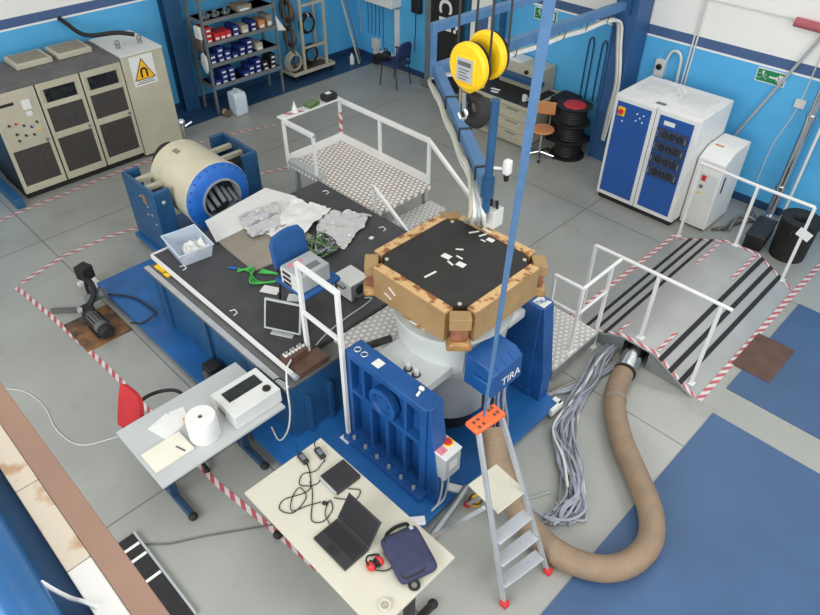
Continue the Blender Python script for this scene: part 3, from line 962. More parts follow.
build('front_panel', B().box(-3.09, -2.74, 8.862, 8.872, .08, .9), 'offwhite', t, .004)
build('red_switch', B().box(-2.98, -2.92, 8.85, 8.862, .78, .86), 'red', t)
build('switch', B().box(-2.98, -2.93, 8.852, 8.862, .66, .71), 'rack', t)
build('yellow_label', B().box(-2.98, -2.95, 8.856, 8.862, .56, .6), 'yellow', t)
build('side_slot', B().box(-2.722, -2.716, 9.0, 9.05, .6, .85), 'black', t)
build('top_label', B().box(-3.06, -2.8, 9.2, 9.55, 1.2, 1.206), 'paper', t)
build('warning_label', B().box(-3.04, -2.92, 9.13, 9.18, 1.2, 1.204), 'wood', t)
for x in (-3.05, -2.78):
    for y in (8.93, 9.52):
        build('foot', B().cyl((x, y, 0), (x, y, .045), .025, n=10), 'rubber', t)
t = thing('wall_socket', 'grey wall socket with a white looped conduit above the amplifier cabinet', 'socket', (-4.5, 10.1, 1.5))
build('box', B().box(-4.62, -4.46, 10.06, 10.15, 1.5, 1.76), 'offwhite', t, .008)
build('outlet', B().cyl((-4.54, 10.06, 1.66), (-4.54, 10.03, 1.65), .045, n=16), 'black', t)
build('conduit', B().tube(smooth([(-4.47, 10.1, 1.75), (-4.42, 10.1, 1.9), (-4.33, 10.1, 1.93), (-4.25, 10.1, 1.85), (-4.23, 10.1, 1.6), (-4.22, 10.1, 1.2)], 5), .022, 10), 'offwhite', t)
t = thing('wall_conduit', 'pair of thin white conduits rising behind the amplifier cabinet', 'conduit', (-4.1, 10.12, 1.0))
for dx in (0, .05):
    build('pipe', B().cyl((-4.16 + dx, 10.13, 1.0), (-4.14 + dx, 10.13, 3.3), .014, n=8), 'offwhite', t)
t = thing('roller_blind_motor', 'red roller on a thin white arm high on the white wall', 'roller', (-2.6, 10.1, 2.6))
build('roller', B().cyl((-2.86, 10.08, 2.7), (-2.2, 10.08, 2.68), .06, n=18), 'rollred', t)
build('arm', B().cyl((-4.08, 10.13, 2.72), (-2.86, 10.11, 2.72), .012, n=8), 'offwhite', t)
tag(build('vent_pipe', B().cyl((-2.22, 9.98, 0.06), (-2.18, 9.98, 3.4), .058, n=24).lathe([(.05, 0), (.076, 0), (.076, .05), (.05, .05)], (-2.215, 9.98, .5), 'z', 24).lathe([(.05, 0), (.076, 0), (.076, .05), (.05, .05)], (-2.2, 9.98, 1.6), 'z', 24).cyl((-2.22, 9.98, 0), (-2.22, 9.98, .06), .09, n=24), 'chrome'),
    'shiny metal vent pipe standing against the back wall near the bins', 'pipe')
tag(build('thin_pipe', B().cyl((-2.06, 10.05, 0), (-2.03, 10.05, 3.4), .022, n=10), 'white'), 'thin white pipe just behind the shiny vent pipe', 'pipe')
tag(build('diagonal_rod', B().cyl((-3.12, 10.09, 1.0), (-2.3, 10.09, 3.05), .022, n=10), 'grey'), 'grey rod slanting across the blue wall under the exit sign', 'rod')
t = thing('wall_cable', 'thin pale cable with a small junction box on the wall by the vent pipe', 'cable', (-2.5, 10.13, .5))
build('lead', B().tube(smooth([(-2.6, 10.14, .4), (-2.58, 10.14, 1.0), (-2.44, 10.14, 1.7), (-2.42, 10.14, 2.9)], 5), .009, 6), 'offwhite', t)
build('junction_box', B().box(-2.5, -2.36, 10.1, 10.15, 1.63, 1.75), 'offwhite', t, .006)
t = thing('waste_bin', 'round black bin standing by the back wall', 'bin', (-1.64, 9.2, 0))
build('shell', B().lathe([(0, 0), (.23, 0), (.25, .58), (.265, .6), (.12, .6), (.1, .57), (.1, .5), (0, .5)], (-1.64, 9.2, 0), 'z', 32), 'rubber', t)
build('handle', B().torus((-1.64, 8.955, .48), .04, .01, 'x', 12, 6), 'black', t)
t = thing('black_crate', 'low black box between the bin and the ramp', 'box', (-2.02, 9.25, 0))
build('shell', B().box(-2.2, -1.95, 8.95, 9.55, 0, .2, .1), 'rubber', t, .02)
build('lid', B().box(-2.21, -1.94, 8.94, 9.56, .2, .23, .1), 'black', t, .01)
t = thing('black_duct_fan', 'black fan housing fixed on the blue wall at the picture edge', 'fan', (-1.6, 10.0, 1.0))
build('housing', B().cyl((-1.55, 10.15, 1.25), (-1.55, 9.95, 1.25), .2, n=24), 'rubber', t)
build('grille', B().lathe([(.05, 0), (.17, 0), (.17, -.01), (.05, -.01)], (-1.55, 9.95, 1.25), 'y', 24, True), 'black', t)
t = thing('pipe_clutter', 'grey hoses lying on the floor behind the ramp rail', 'hose', (-2.45, 9.4, 0))
for k in range(4):
    build('hose', B().tube(smooth([(-2.65 + .06 * k, 9.0 + .05 * k, .03), (-2.5, 9.3 + .1 * k, .04 + .02 * k), (-2.4 + .05 * k, 9.7, .03), (-2.55, 10.0, .05)], 5), .02, 8), 'steel' if k % 2 else 'hose', t)

# ------------------------------------------------------------------ cable ramp
t = thing('cable_bridge', 'grey sheet metal bridge with black grip strips over the floor duct', 'ramp', (-2.08, 7.1, 0))
prof = [(-2.94, .004), (-2.25, .3), (-1.82, .3), (-1.26, .004)]
Y0, Y1 = 5.72, 8.46
poly = prof + [(-1.26, 0), (-1.30, 0), (-1.832, .284), (-2.238, .284), (-2.88, 0), (-2.94, 0)]
build('deck', B().prism(poly, 'y', Y0, Y1), 'ramp', t)
for side in ([(-2.88, 0), (-2.238, .284), (-2.2, .284), (-2.2, 0)], [(-1.88, 0), (-1.88, .284), (-1.832, .284), (-1.30, 0)]):
    build('end_skirt', B().prism(side, 'y', Y0 + .03, Y0 + .045), 'steel', t)


def ramp_z(x):
    for (a, za), (c, zc) in zip(prof, prof[1:]):
        if a <= x <= c:
            return za + (zc - za) * (x - a) / (c - a)
    return 0


for x in (-2.72, -2.58, -2.44, -1.74, -1.60, -1.46):
    b = B()
    z0, z1 = ramp_z(x - .025), ramp_z(x + .025)
    b.add([(x - .025, Y0, z0 + .0005), (x + .025, Y0, z1 + .0005), (x + .025, Y1, z1 + .0005), (x - .025, Y1, z0 + .0005),
           (x - .025, Y0, z0 + .006), (x + .025, Y0, z1 + .006), (x + .025, Y1, z1 + .006), (x - .025, Y1, z0 + .006)],
          [(0, 1, 2, 3), (4, 5, 6, 7), (0, 1, 5, 4), (1, 2, 6, 5), (2, 3, 7, 6), (3, 0, 4, 7)])
    build('grip_strip', b, 'rubber', t)


def ramp_tape(y, a, c, n=12):
    b = B()
    pp = []
    for i in range(n + 1):
        x = a + (c - a) * i / n
        pp.append((x, y, ramp_z(x) + .004))
    b.strip(pp, .05)
    return b


build('edge_tape', ramp_tape(Y0 + .03, -2.93, -1.27, 40), 'tape', t)
build('edge_tape', ramp_tape(Y1 - .03, -2.93, -1.27, 40), 'tape', t)
for x in (-2.3, -1.82):
    b = B()
    zz = ramp_z(x) + .005
    b.strip([(x, Y0 + .08, zz), (x, Y0 + (.5 if x > -2 else .3), zz)], .04)
    build('edge_tape', b, 'tape', t)
    b = B()
    b.strip([(x, Y1 - .8, zz), (x, Y1 - .05, zz)], .04)
    build('edge_tape', b, 'tape', t)


def rail(name, label, tops, posts, extra=(), r=.021):
    o = thing(name, label, 'railing', (posts[0][0], posts[0][1], posts[0][2]))
    for p in tops:
        build('handrail', B().tube(p, r, 10), 'white', o)
    for (x, y, z0, z1) in posts:
        pp = build('post', B().box(x - .018, x + .018, y - .018, y + .018, z0, z1), 'white', o, .003)
        build('foot_plate', B().box(x - .04, x + .04, y - .04, y + .04, z0, z0 + .008), 'white', pp)
    for p in extra:
        build('mid_rail', B().tube(p, r * .9, 10), 'white', o)
    return o


rail('handrail', 'white handrail on the near end of the metal bridge',
     [[(-2.85, 5.84, 1.2), (-2.52, 5.85, 1.2), (-1.27, 5.85, 1.2)]],
     [(-2.85, 5.84, .048, 1.2), (-2.07, 5.85, .303, 1.2), (-1.38, 5.85, .07, 1.2)])
rail('handrail', 'white handrail on the far end of the metal bridge by the bins',
     [[(-2.93, 8.5, 1.2), (-2.12, 8.44, 1.2), (-1.42, 8.43, 1.2)]],
     [(-2.93, 8.53, 0, 1.2), (-2.12, 8.42, .3, 1.2), (-1.42, 8.42, .09, 1.2)])
tag(build('paper_notice', B().obox((-1.40, 8.398, .83), (.17, .006, .12), Matrix.Rotation(.3, 3, 'Y')), 'paper'), 'white paper notice fixed on the last post of the far bridge rail', 'notice')

# ------------------------------------------------------------------ machine base and shaker
build_base = thing('machine_base', 'wide flat blue steel base plate under the shaker and slip table', 'base', (-4.9, 3.2, 0))
b = B()
b.box(-7.64, -2.23, 1.96, 4.54, .06, .12).box(-8.37, -7.64, 2.88, 4.58, .06, .12)
build('plate', b, 'blue', build_base, .004)
b = B()
for x in (-7.4, -6.2, -5.0, -3.8, -2.6):
    b.box(x - .15, x + .15, 2.05, 4.45, 0, .06)
build('sole', b, 'black', build_base)
build('lifting_lug', B().box(-7.82, -7.60, 1.9, 1.958, .08, .13).box(-7.82, -7.76, 1.78, 1.9, .08, .13).box(-7.82, -7.645, 1.958, 2.0, .08, .13), 'white', build_base, .004)
build('lifting_lug', B().box(-2.3, -2.2, 4.5, 4.56, .121, .14).box(-2.229, -2.19, 4.36, 4.56, .05, .14), 'white', build_base, .004)

SX, SY = -2.95, 3.61
BX, BY = -3.02, 3.62
t = thing('vibration_shaker', 'big grey drum shaker cradled between two blue frames', 'shaker', (SX, SY, .12))
build('body', B().lathe([(0, .42), (.40, .42), (.43, .47), (.435, 1.0), (.45, 1.02), (.45, 1.1), (.505, 1.16), (.515, 1.3), (.54, 1.5), (.555, 1.53), (.555, 1.58), (.45, 1.6), (0, 1.6)], (BX, BY, 0), 'z', 56), 'shaker', t)
b = B()
for a in (-.62, .35, 1.6):
    b = B().bar((BX + .506 * math.cos(a), BY + .506 * math.sin(a), 1.17), (BX + .541 * math.cos(a), BY + .541 * math.sin(a), 1.49), .006, .006)
    build('seam', b, 'rack', t)
build('skirt_mount', B().lathe([(0, .121), (.28, .121), (.28, .43), (0, .43)], (BX, BY, 0), 'z', 40), 'black', t)
build('head_ring', B().lathe([(0, 1.6), (.42, 1.6), (.42, 1.65), (.34, 1.69), (0, 1.69)], (BX, BY, 0), 'z', 48), 'dust', t)
for k in range(16):
    pass


def trunnion(y0, y1, face, xr):
    """ribbed blue side frame; face=-1 shows its ribs towards smaller y"""
    f = B()
    x0, x1 = SX - .5, xr
    yi0, yi1 = (y0 + .09, y1) if face < 0 else (y0, y1 - .09)
    f.box(x0, x1, yi0, yi1, .21, 1.25)
    f.box(x0, x1, y0, y1, 1.25, 1.33)
    fr = build('frame', f, 'bluedk', t, .006)
    ya, yb = (y0, yi0) if face < 0 else (yi1, y1)
    for xa, xb, za, zb in ((x0, x0 + .07, .262, 1.249), (x1 - .07, x1, .262, 1.249), (x0 + .071, x1 - .071, .82, .87), (x0, x1, .205, .26),
                           (x0 + .3, x0 + .34, .261, .819), (x0 + .52, x0 + .56, .261, .819), (x0 + .74, x0 + .78, .261, .819), (x0 + .22, x0 + .25, .871, 1.249), (x0 + .76, x0 + .79, .871, 1.249)):
        r = B().box(xa, xb, ya + (.002 if face < 0 else 0), yb - (0 if face < 0 else .002), za, zb)
        build('rib', r, 'bluedk', fr)
    yc = ya if face < 0 else yb
    d = 1 if face < 0 else -1
    build('trunnion_boss', B().lathe([(.08, .07 * d), (.16, .07 * d), (.165, -.005 * d), (.12, -.012 * d), (.105, .03 * d), (.07, .035 * d), (.06, .01 * d), (0, .01 * d)], (SX - .02, yc, .98), 'y', 32), 'bluedk', fr)
    ft = B()
    ft.box(x0 - .02, x1 + .02, y0 - .08 if face < 0 else y0, y1 if face < 0 else y1 + .08, .122, .2)
    build('foot', ft, 'bluedk', fr, .004)
    for k in range(6):
        x = x0 + .1 + .165 * k
        yy = (y0 - .04) if face < 0 else (y1 + .04)
        build('anchor_bolt', B().cyl((x, yy, .2), (x, yy, .235), .018, n=8), 'alu', fr)
    # tapered flank towards the viewer side
    fl = B().prism([(x1, .12), (x1 + .14, .12), (x1 + .14, .5), (x1 + .02, 1.33), (x1, 1.33)], 'y', y0 + .02, y1 - .02)
    build('flank', fl, 'bluedk', fr, .006)
    return fr


fa = trunnion(2.66, 2.86, -1, SX + .52)
fb = trunnion(4.36, 4.56, 1, SX + .42)
for x in (-3.36, -3.27):
    build('chain_eye', B().torus((x, 2.74, 1.34), .03, .006, 'z', 16, 6), 'alu', fa)
build('white_label', B().box(-3.15, -3.06, 2.71, 2.8, 1.331, 1.334), 'paper', fa)
build('white_cap', B().sph((-2.62, 2.8, 1.35), .025, (1.2, 1, 1), 10).cyl((-2.6, 2.72, 1.335), (-2.6, 2.76, 1.36), .012, n=8), 'paper', fa)
build('label_plate', B().box(-2.67, -2.53, 4.40, 4.53, 1.331, 1.335), 'paper', fb)
build('lettering', text_b('TIRA', .07, .001, (-2.6, 4.465, 1.337), (.3, .95, 0), (-.95, .3, 0)), 'cabblue', fb)
build('trunnion_block', B().box(SX - .34, SX + .28, 2.861, SY - .34, 1.14, 1.25), 'shaker', t, .01)
build('trunnion_block', B().box(SX - .34, SX + .26, SY + .34, 4.359, 1.14, 1.25), 'shaker', t, .03)
for x in (-2.93, -2.83):
    kb = build('grease_cup', B().cyl((x, 2.95, 1.25), (x, 2.95, 1.32), .028, .02, 14), 'shaker', t)
    build('ring', B().torus((x, 2.95, 1.252), .034, .008, 'z', 16, 6), 'black', kb)
build('lock_bar', B().bar((-3.38, 2.86, 1.28), (-3.3, 3.1, 1.28), .05, .05), 'black', t)
mb = B()
P = [(-2.50, 1.23), (-2.18, 1.25), (-2.19, 1.5), (-2.27, 1.56), (-2.50, 1.57)]
mb.prism(P, 'y', 3.2, 3.6)
mo = build('cable_hood', mb, 'bluedk', t, .012)
build('lettering', text_b('TIRA', .12, .002, (-2.1835, 3.45, 1.345), (0, 1, 0), (-.04, 0, 1)), 'paper', mo)
for k in range(3):
    y = 3.29 + .1 * k
    rb = B().bar((-2.194, y, 1.503), (-2.268, y, 1.56), .02, .012, (1, 0, 1))
    build('rib', rb, 'bluedk', mo)
build('side_plate', B().box(-2.38, -2.22, 3.17, 3.2, 1.27, 1.42), 'bluedk', mo, .008)
cb = B()
for k in range(9):
    y = 3.24 + .038 * k
    cb = B().tube(smooth([(-2.3 + .02 * (k % 3), y, 1.24), (-2.3 + .02 * (k % 2), y + .02, .95), (-2.33 + .03 * (k % 3), y + .1, .5), (-2.34, y + .16, .14)], 4), .014, 8)
    build('cable', cb, 'cablegrey' if k % 3 else 'rubber', mo)

# ------------------------------------------------------------------ satellite
Z = 2.05
t = thing('satellite_model', 'gold walled square satellite body with flat black top on the shaker', 'satellite', (-3.03, 3.63, 1.69))
cx, cy, hs = -3.03, 3.63, .595
ch = .175
oct_ = lambda h, c: [(cx - h, cy - h + c), (cx - h + c, cy - h), (cx + h - c, cy - h), (cx + h, cy - h + c), (cx + h, cy + h - c), (cx + h - c, cy + h), (cx - h + c, cy + h), (cx - h, cy + h - c)]
build('top_panel', B().prism(oct_(hs - .094, .125), 'z', 2.02, 2.045), 'satblack', t)
build('core', B().prism(oct_(hs - .098, .16), 'z', 1.76, 2.02), 'amber', t)
build('adapter_ring', B().lathe([(0, 1.69), (.36, 1.69), (.40, 1.76), (0, 1.76)], (cx, cy, 0), 'z', 48), 'black', t)
for k in range(4):
    R_ = Matrix.Translation((cx, cy, 0)) @ Matrix.Rotation(k * PI / 2, 4, 'Z')
    b = B().box(-hs + ch, hs - ch, -hs, -hs + .095, 1.74, 2.047)
    b.xf(R_)
    sp_ = build('side_panel', b, 'gold', t, .004)
    b = B().box(-hs + ch + .003, hs - ch - .003, -hs + .002, -hs + .095, 2.048, 2.053)
    b.xf(R_)
    build('panel_edge', b, 'goldtop', sp_)
    b = B()
    b.box(-.088, .088, -.06, .06, 1.93, 2.04)
    b.xf(R_ @ Matrix.Translation((-hs + .075, -hs + .075, 0)) @ Matrix.Rotation(-PI / 4, 4, 'Z'))
    br = build('corner_bracket', b, 'gold', t, .004)
    b = B()
    b.box(-.07, .07, -.05, .05, 1.80, 1.93)
    b.xf(R_ @ Matrix.Translation((-hs + .08, -hs + .08, 0)) @ Matrix.Rotation(-PI / 4, 4, 'Z'))
    build('copper_fitting', b, 'copper', br, .01)
    b = B()
    b.prism([(-.075, 1.80), (.075, 1.80), (.115, 1.71), (-.115, 1.71)], 'y', -.085, .05)
    b.xf(R_ @ Matrix.Translation((-hs + .08, -hs + .08, 0)) @ Matrix.Rotation(-PI / 4, 4, 'Z'))
    build('film_wrap', b, 'amber', br, .025)
    b = B().cyl((-hs + .17, -hs + .17, 2.045), (-hs + .17, -hs + .17, 2.053), .018, n=14)
    b.xf(R_)
    build('screw_cap', b, 'cream', t)
for (dx, dy, lx, ly, rz) in ((-.09, -.02, .085, .06, .1), (.08, -.02, .08, .06, .1), (.0, .05, .07, .018, .0), (.0, -.07, .075, .02, -.2), (-.08, .14, .018, .07, -.9), (-.01, -.31, .02, .13, -.1),
                             (-.17, .44, .02, .1, -.5), (-.08, .46, .02, .08, -.3), (.02, .45, .07, .05, .1), (-.02, .395, .05, .015, .1), (-.1, .535, .1, .03, .0)):
    b = B().box(cx + dx - lx / 2, cx + dx + lx / 2, cy + dy - ly / 2, cy + dy + ly / 2, 2.0455 if abs(dy) < .49 else 2.0535, 2.048 if abs(dy) < .49 else 2.056, rz)
    build('sticker', b, 'paper', t)
b = B()
for k, (xx, zz) in enumerate(((-3.25, 1.95), (-3.3, 1.86))):
    b.bar((xx, cy - hs - .004, zz), (xx + .08, cy - hs - .004, zz - .05 + .02 * k), .004, .016, (0, 1, 0))
build('side_label', b, 'paper', t)
cw = thing('harness_cables', 'pale loose cables on the shaker rim under the satellite', 'cable', (-3.3, 3.25, 1.58))
for k in range(5):
    a = 3.55 + .14 * k
    build('cable', B().tube(smooth([(BX + .5 * math.cos(a + .25 * q) + .03 * math.sin(5 * q + k), BY + .5 * math.sin(a + .25 * q), 1.612 + .015 * (q % 2)) for q in range(5)], 4), .011, 7), 'paper' if k % 2 else 'amber', cw)

# ------------------------------------------------------------------ slip table
t = thing('slip_table', 'long black topped slip table on a blue block with a grey ledge', 'table', (-5.2, 3.5, .12))
build('block', B().box(-6.42, -3.82, 2.25, 4.82, .121, .835), 'bluest', t, .01)
build('ledge', B().box(-6.46, -3.8, 2.2, 4.84, .835, .872), 'dust', t, .004)
build('ledge_edge', B().box(-6.46, -3.8, 2.2, 2.26, .873, .879), 'alu', t)
build('table_top', B().box(-6.5, -4.0, 2.36, 4.8, .873, .95), 'slip', t, .002)
build('edge_trim', B().box(-6.52, -3.86, 2.335, 2.357, .90, .965), 'paper', t, .002)
build('edge_trim', B().box(-6.522, -6.502, 2.36, 2.62, .90, .965), 'paper', t, .002)
build('edge_knob', B().cyl((-3.86, 2.346, .93), (-3.80, 2.346, .93), .03, n=16), 'alu', t)
for x in (-6.2, -5.3, -4.4):
    build('rib', B().box(x - .06, x + .06, 2.215, 2.25, .16, .83), 'bluest', t)
for y in (2.4, 2.68):
    build('end_gusset', B().box(-3.82, -3.76, y, y + .04, .121, .62), 'bluest', t)
build('yellow_block', B().box(-6.36, -6.2, 2.29, 2.345, .882, .91, .1), 'yellow', t)
build('yellow_block', B().box(-6.17, -6.09, 2.29, 2.33, .882, .90, .1), 'yellow', t)
for (x, y, rz) in ((-6.05, 2.48, .2), (-5.0, 2.45, .1), (-6.2, 4.68, .1), (-5.05, 4.62, .3)):
    build('handle_slot', B().tube([(x - .04, y - .02, .951), (x - .02, y + .03, .953), (x + .04, y + .02, .953), (x + .05, y - .03, .951)], .006, 6), 'paper', t)

for x, y, rz, nm in ((-5.03, 2.94, .5, 'white paper square beside the green strap'), (-4.72, 3.06, .7, 'smaller white paper half under the chair backrest')):
    tag(build('paper_sheet', B().box(x - .1, x + .1, y - .06, y + .06, .9505, .953, rz), 'paper'), nm, 'paper')
tag(build('paper_scrap', B().box(-5.02, -4.97, 4.36, 4.42, .9505, .953, .3), 'paper'), 'tiny white scrap on the black table near the walkway', 'paper')

# drum at the far end
DX0, DX1, DY, DZ = -8.2, -7.2, 3.68, .87
t = thing('electrodynamic_drum', 'cream cylindrical shaker drum with blue front ring', 'shaker', (-7.75, DY, .12))
build('shell', B().lathe([(0, 0), (.42, 0), (.46, .04), (.46, .9), (.475, .91), (.475, .97), (.46, .98), (.302, .98), (.302, .93), (.0, .93)], (DX0, DY, DZ), 'x', 64), 'drum', t)
build('front_ring', B().lathe([(.285, 1.0), (.285, 1.07), (.385, 1.055), (.445, 1.02), (.47, .98)], (DX0, DY, DZ), 'x', 64, True), 'bluering', t)
build('inner_rim', B().lathe([(.258, .93), (.258, 1.085), (.285, 1.085), (.285, .93)], (DX0, DY, DZ), 'x', 48, True), 'alu', t)
build('bore', B().lathe([(0, .932), (.257, .932), (.257, .936), (0, .936)], (DX0, DY, DZ), 'x', 40), 'black', t)
for k in range(5):
    build('armature_rod', B().cyl((DX0 + .93, DY - .18 + .09 * k, DZ + .13 - .05 * abs(k - 2)), (DX0 + 1.13, DY - .18 + .09 * k, DZ - .02 - .03 * abs(k - 2)), .032, n=12), 'rack', t)
build('nameplate', B().obox((DX0 + .3, DY - .12, DZ + .448), (.12, .06, .008), Matrix.Rotation(.27, 3, 'X')), 'creamdk', t)
rv = B()
for k in range(24):
    a = 2 * PI * k / 24
    rv.cyl((DX0 + 1.0, DY + .445 * math.cos(a), DZ + .445 * math.sin(a)), (DX0 + 1.03, DY + .445 * math.cos(a), DZ + .445 * math.sin(a)), .01, n=8)
build('rim_bolts', rv, 'bluedk', t)
for sgn in (-1, 1):
    y0 = DY + (.85 if sgn > 0 else -.75)
    ht = 1.12 if sgn > 0 else 1.08
    b = B()
    ya, yb = sorted((y0, y0 - sgn * .05))
    b.box(-8.35, -7.5, ya, yb, .125, ht)
    yc, yd = sorted((y0 - sgn * .05, y0 - sgn * .24))
    b.box(-7.56, -7.5, yc, yd, .125, ht)
    b.box(-8.35, -8.29, yc, yd, .125, ht)
    br = build('side_bracket', b, 'bluest', t, .008)
    ye, yf = sorted((y0 - sgn * .05, DY + sgn * .42))
    for xq in (-7.86, -8.14):
        build('trunnion_arm', B().box(xq, xq + .07, ye, yf, .98, 1.04), 'cream', br, .004)
    build('trunnion_shaft', B().cyl((-7.96, DY + sgn * .44, DZ), (-7.96, y0 - sgn * .02, DZ), .09, n=20), 'dust', br)
    if sgn < 0:
        bb = B()
        for (xx, zz) in ((-7.75, .8), (-7.68, .7), (-7.8, .66), (-7.62, .58), (-7.9, .9)):
            bb.sph((xx, ya - .004, zz), .016, (1, .6, 1), 8)
        bb.sph((-7.496, 3.05, .92), .03, (.6, 1, 1), 10)
        build('bolts', bb, 'alu', br)
        build('label', B().box(-7.85, -7.76, ya - .003, ya, .82, .96), 'amber', br)
tl = thing('hose_fitting', 'steel valve with black hose behind the cream drum', 'valve', (-8.45, 3.85, 1.1))
build('valve', B().cyl((-8.38, 3.95, .9), (-8.38, 3.95, 1.42), .035, n=12).sph((-8.38, 3.95, 1.44), .05, (1, 1, 1), 10).cyl((-8.38, 3.95, 1.36), (-8.38, 4.1, 1.40), .015, n=8), 'chrome', tl)
build('hose', B().tube(smooth([(-8.36, 3.9, 1.02), (-8.38, 3.7, 1.2), (-8.4, 3.5, 1.12), (-8.42, 3.38, .8), (-8.43, 3.35, .3), (-8.5, 3.3, .035)], 5), .032, 10), 'rubber', tl)

# ------------------------------------------------------------------ things on the slip table
t = thing('plastic_tray', 'clear plastic tub standing on the table corner by the drum', 'tub', (-6.2, 2.7, .95))
R_ = Matrix.Translation((-6.25, 2.69, .951)) @ Matrix.Rotation(-.12, 4, 'Z')
b = B()
o_ = [(-.25, -.2), (.25, -.2), (.25, .2), (-.25, .2)]
v0 = [(x * .86, y * .86, 0) for x, y in o_] + [(x, y, .17) for x, y in o_] + [(x * .84, y * .82, .008) for x, y in o_] + [(x * .97, y * .96, .17) for x, y in o_]
fs = [(0, 1, 2, 3), (8, 9, 10, 11)]
for i in range(4):
    j = (i + 1) % 4
    fs += [(i, j, 4 + j, 4 + i), (8 + i, 8 + j, 12 + j, 12 + i), (4 + i, 4 + j, 12 + j, 12 + i)]
b.add(v0, fs)
b.xf(R_)
build('tub', b, 'plastic', t)
b = B().tube([(x * 1.02, y * 1.02, .17) for x, y in o_], .009, 6, True)
b.xf(R_)
build('rim', b, 'jug', t)


def crumple(corners, n, amp, z, seed, rag=.04, freq=6):
    b = B()
    a, c, d, e = [V((p[0], p[1], 0)) for p in corners]
    vs, fs = [], []
    for i in range(n + 1):
        for j in range(n + 1):
            s_, t_ = i / n, j / n
            p = (a * (1 - s_) + c * s_) * (1 - t_) + (e * (1 - s_) + d * s_) * t_
            edge = min(i, j, n - i, n - j) == 0
            q = V((p.x * freq + seed, p.y * freq, seed * 1.7))
            h = abs(noise.noise(q)) + .5 * abs(noise.noise(q * 2.3)) + .25 * abs(noise.noise(q * 5.1))
            if edge:
                p = p + V((noise.noise(q * 3) * rag, noise.noise(q * 3 + V((9, 1, 4))) * rag, 0))
            vs.append((p.x, p.y, z + .004 + amp * h))
    m_ = (n + 1)
    for i in range(n):
        for j in range(n):
            fs.append((i * m_ + j, i * m_ + j + 1, (i + 1) * m_ + j + 1, (i + 1) * m_ + j))
    k = len(vs)
    # give the sheet a little thickness
    vs2 = [(x, y, z_ - .003) for x, y, z_ in vs]
    b.add(vs + vs2, fs + [tuple(k + i for i in reversed(f)) for f in fs])
    rim = [(i, 0) for i in range(n)] + [(n, j) for j in range(n)] + [(n - i, n) for i in range(n)] + [(0, n - j) for j in range(n)]
    ids = [i * m_ + j for i, j in rim]
    b.add([], [])
    for i in range(len(ids)):
        p, q = ids[i], ids[(i + 1) % len(ids)]
        base = len(b.v) - 2 * k
        b.f.append([p, q, q + k, p + k])
        b.m.append(0)
    return b


tag(build('white_cloth', crumple([(-6.3, 2.62), (-6.07, 2.55), (-6.04, 2.84), (-6.25, 2.86)], 12, .15, .985, 3, .02, 9), 'paper'), 'white crumpled cloth inside the clear plastic tub', 'cloth')
tag(build('white_sheet', B().prism([(-6.66, 3.15), (-6.18, 3.0), (-6.19, 3.42), (-5.75, 3.6), (-5.72, 4.2), (-6.36, 4.3), (-6.8, 4.15)], 'z', .973, .983), 'paper'), 'large white sheet lying in front of the blue drum ring', 'sheet')
tag(build('grey_board', B().prism([(-6.22, 3.03), (-5.42, 3.0), (-5.38, 3.3), (-5.5, 3.9), (-6.22, 3.9)], 'z', .951, .972), 'board', .002), 'brown grey board under the white sheet', 'board')
tag(build('foil_sheet', crumple([(-6.42, 3.5), (-5.95, 3.32), (-5.82, 3.75), (-6.38, 4.02)], 16, .06, .99, 11, .06), 'foil'), 'crumpled grey foil lying on the white sheet behind the chair', 'foil')
tag(build('foil_sheet', crumple([(-5.92, 4.32), (-5.36, 3.86), (-5.03, 3.98), (-5.33, 4.72)], 22, .08, .951, 23, .04, 3.6), 'foil'), 'bright silver foil blanket on the black table beside the walkway', 'foil')
tag(build('foil_sheet', crumple([(-5.84, 3.5), (-5.5, 3.68), (-5.78, 4.4), (-6.3, 4.2)], 14, .06, .986, 41, .06), 'paper'), 'white crumpled wrapping between the two foil sheets', 'wrapping')
t = thing('green_strap', 'bright green strap lying on the table beside the chair', 'strap', (-5.3, 3.0, .95))
for k in range(3):
    build('loop', B().tube(smooth([(-5.58 + .02 * k, 2.9 - .02 * k, .962), (-5.45, 2.96 + .03 * k, .965 + .01 * k), (-5.25, 2.92 - .04 * k, .962 + .01 * k), (-5.1, 3.05 + .02 * k, .962), (-5.16, 3.16, .97), (-5.35, 3.02 + .02 * k, .972 + .01 * k)], 5), .0095, 7), 'green', t)
build('cord_end', B().tube([(-5.6, 2.9, .96), (-5.68, 2.84, .96)], .012, 7), 'bluering', t)
t = thing('cable_heap', 'tangled heap of green and dark cables behind the chair', 'cable', (-5.2, 3.95, .95))
random.seed(5)
for k in range(16):
    p = [(-5.25 + random.uniform(-.2, .22), 3.72 + random.uniform(-.22, .25), .965 + random.uniform(0, .09)) for q in range(5)]
    build('cable', B().tube(smooth(p, 4), .009, 6), ('leaf', 'leaf', 'black', 'cablegrey')[k % 4], t)
chair('visitor_chair', 'blue fabric chair standing on the black slip table', (-4.43, 3.02, .951), .04, 'chairblue')
t = thing('rack_instrument', 'grey rack instrument standing on the blue chair seat', 'instrument', (-4.35, 3.0, 1.43))
build('case', B().box(-4.53, -4.23, 2.80, 3.16, 1.43, 1.62), 'grey', t, .006)
for k in range(3):
    z = 1.437 + .061 * k
    f = build('front_panel', B().box(-4.52, -4.24, 2.785, 2.80, z, z + .055), 'offwhite', t, .003)
    build('dark_slot', B().box(-4.48, -4.36, 2.78, 2.786, z + .012, z + .042), 'black', f)
build('top_label', B().box(-4.48, -4.44, 2.84, 3.0, 1.62, 1.623), 'pink', t)
build('top_label', B().box(-4.36, -4.28, 2.85, 3.1, 1.62, 1.623), 'rack', t)
t = thing('bench_power_supply', 'white and black bench power supply on the table beside the satellite', 'instrument', (-4.38, 3.55, .95))
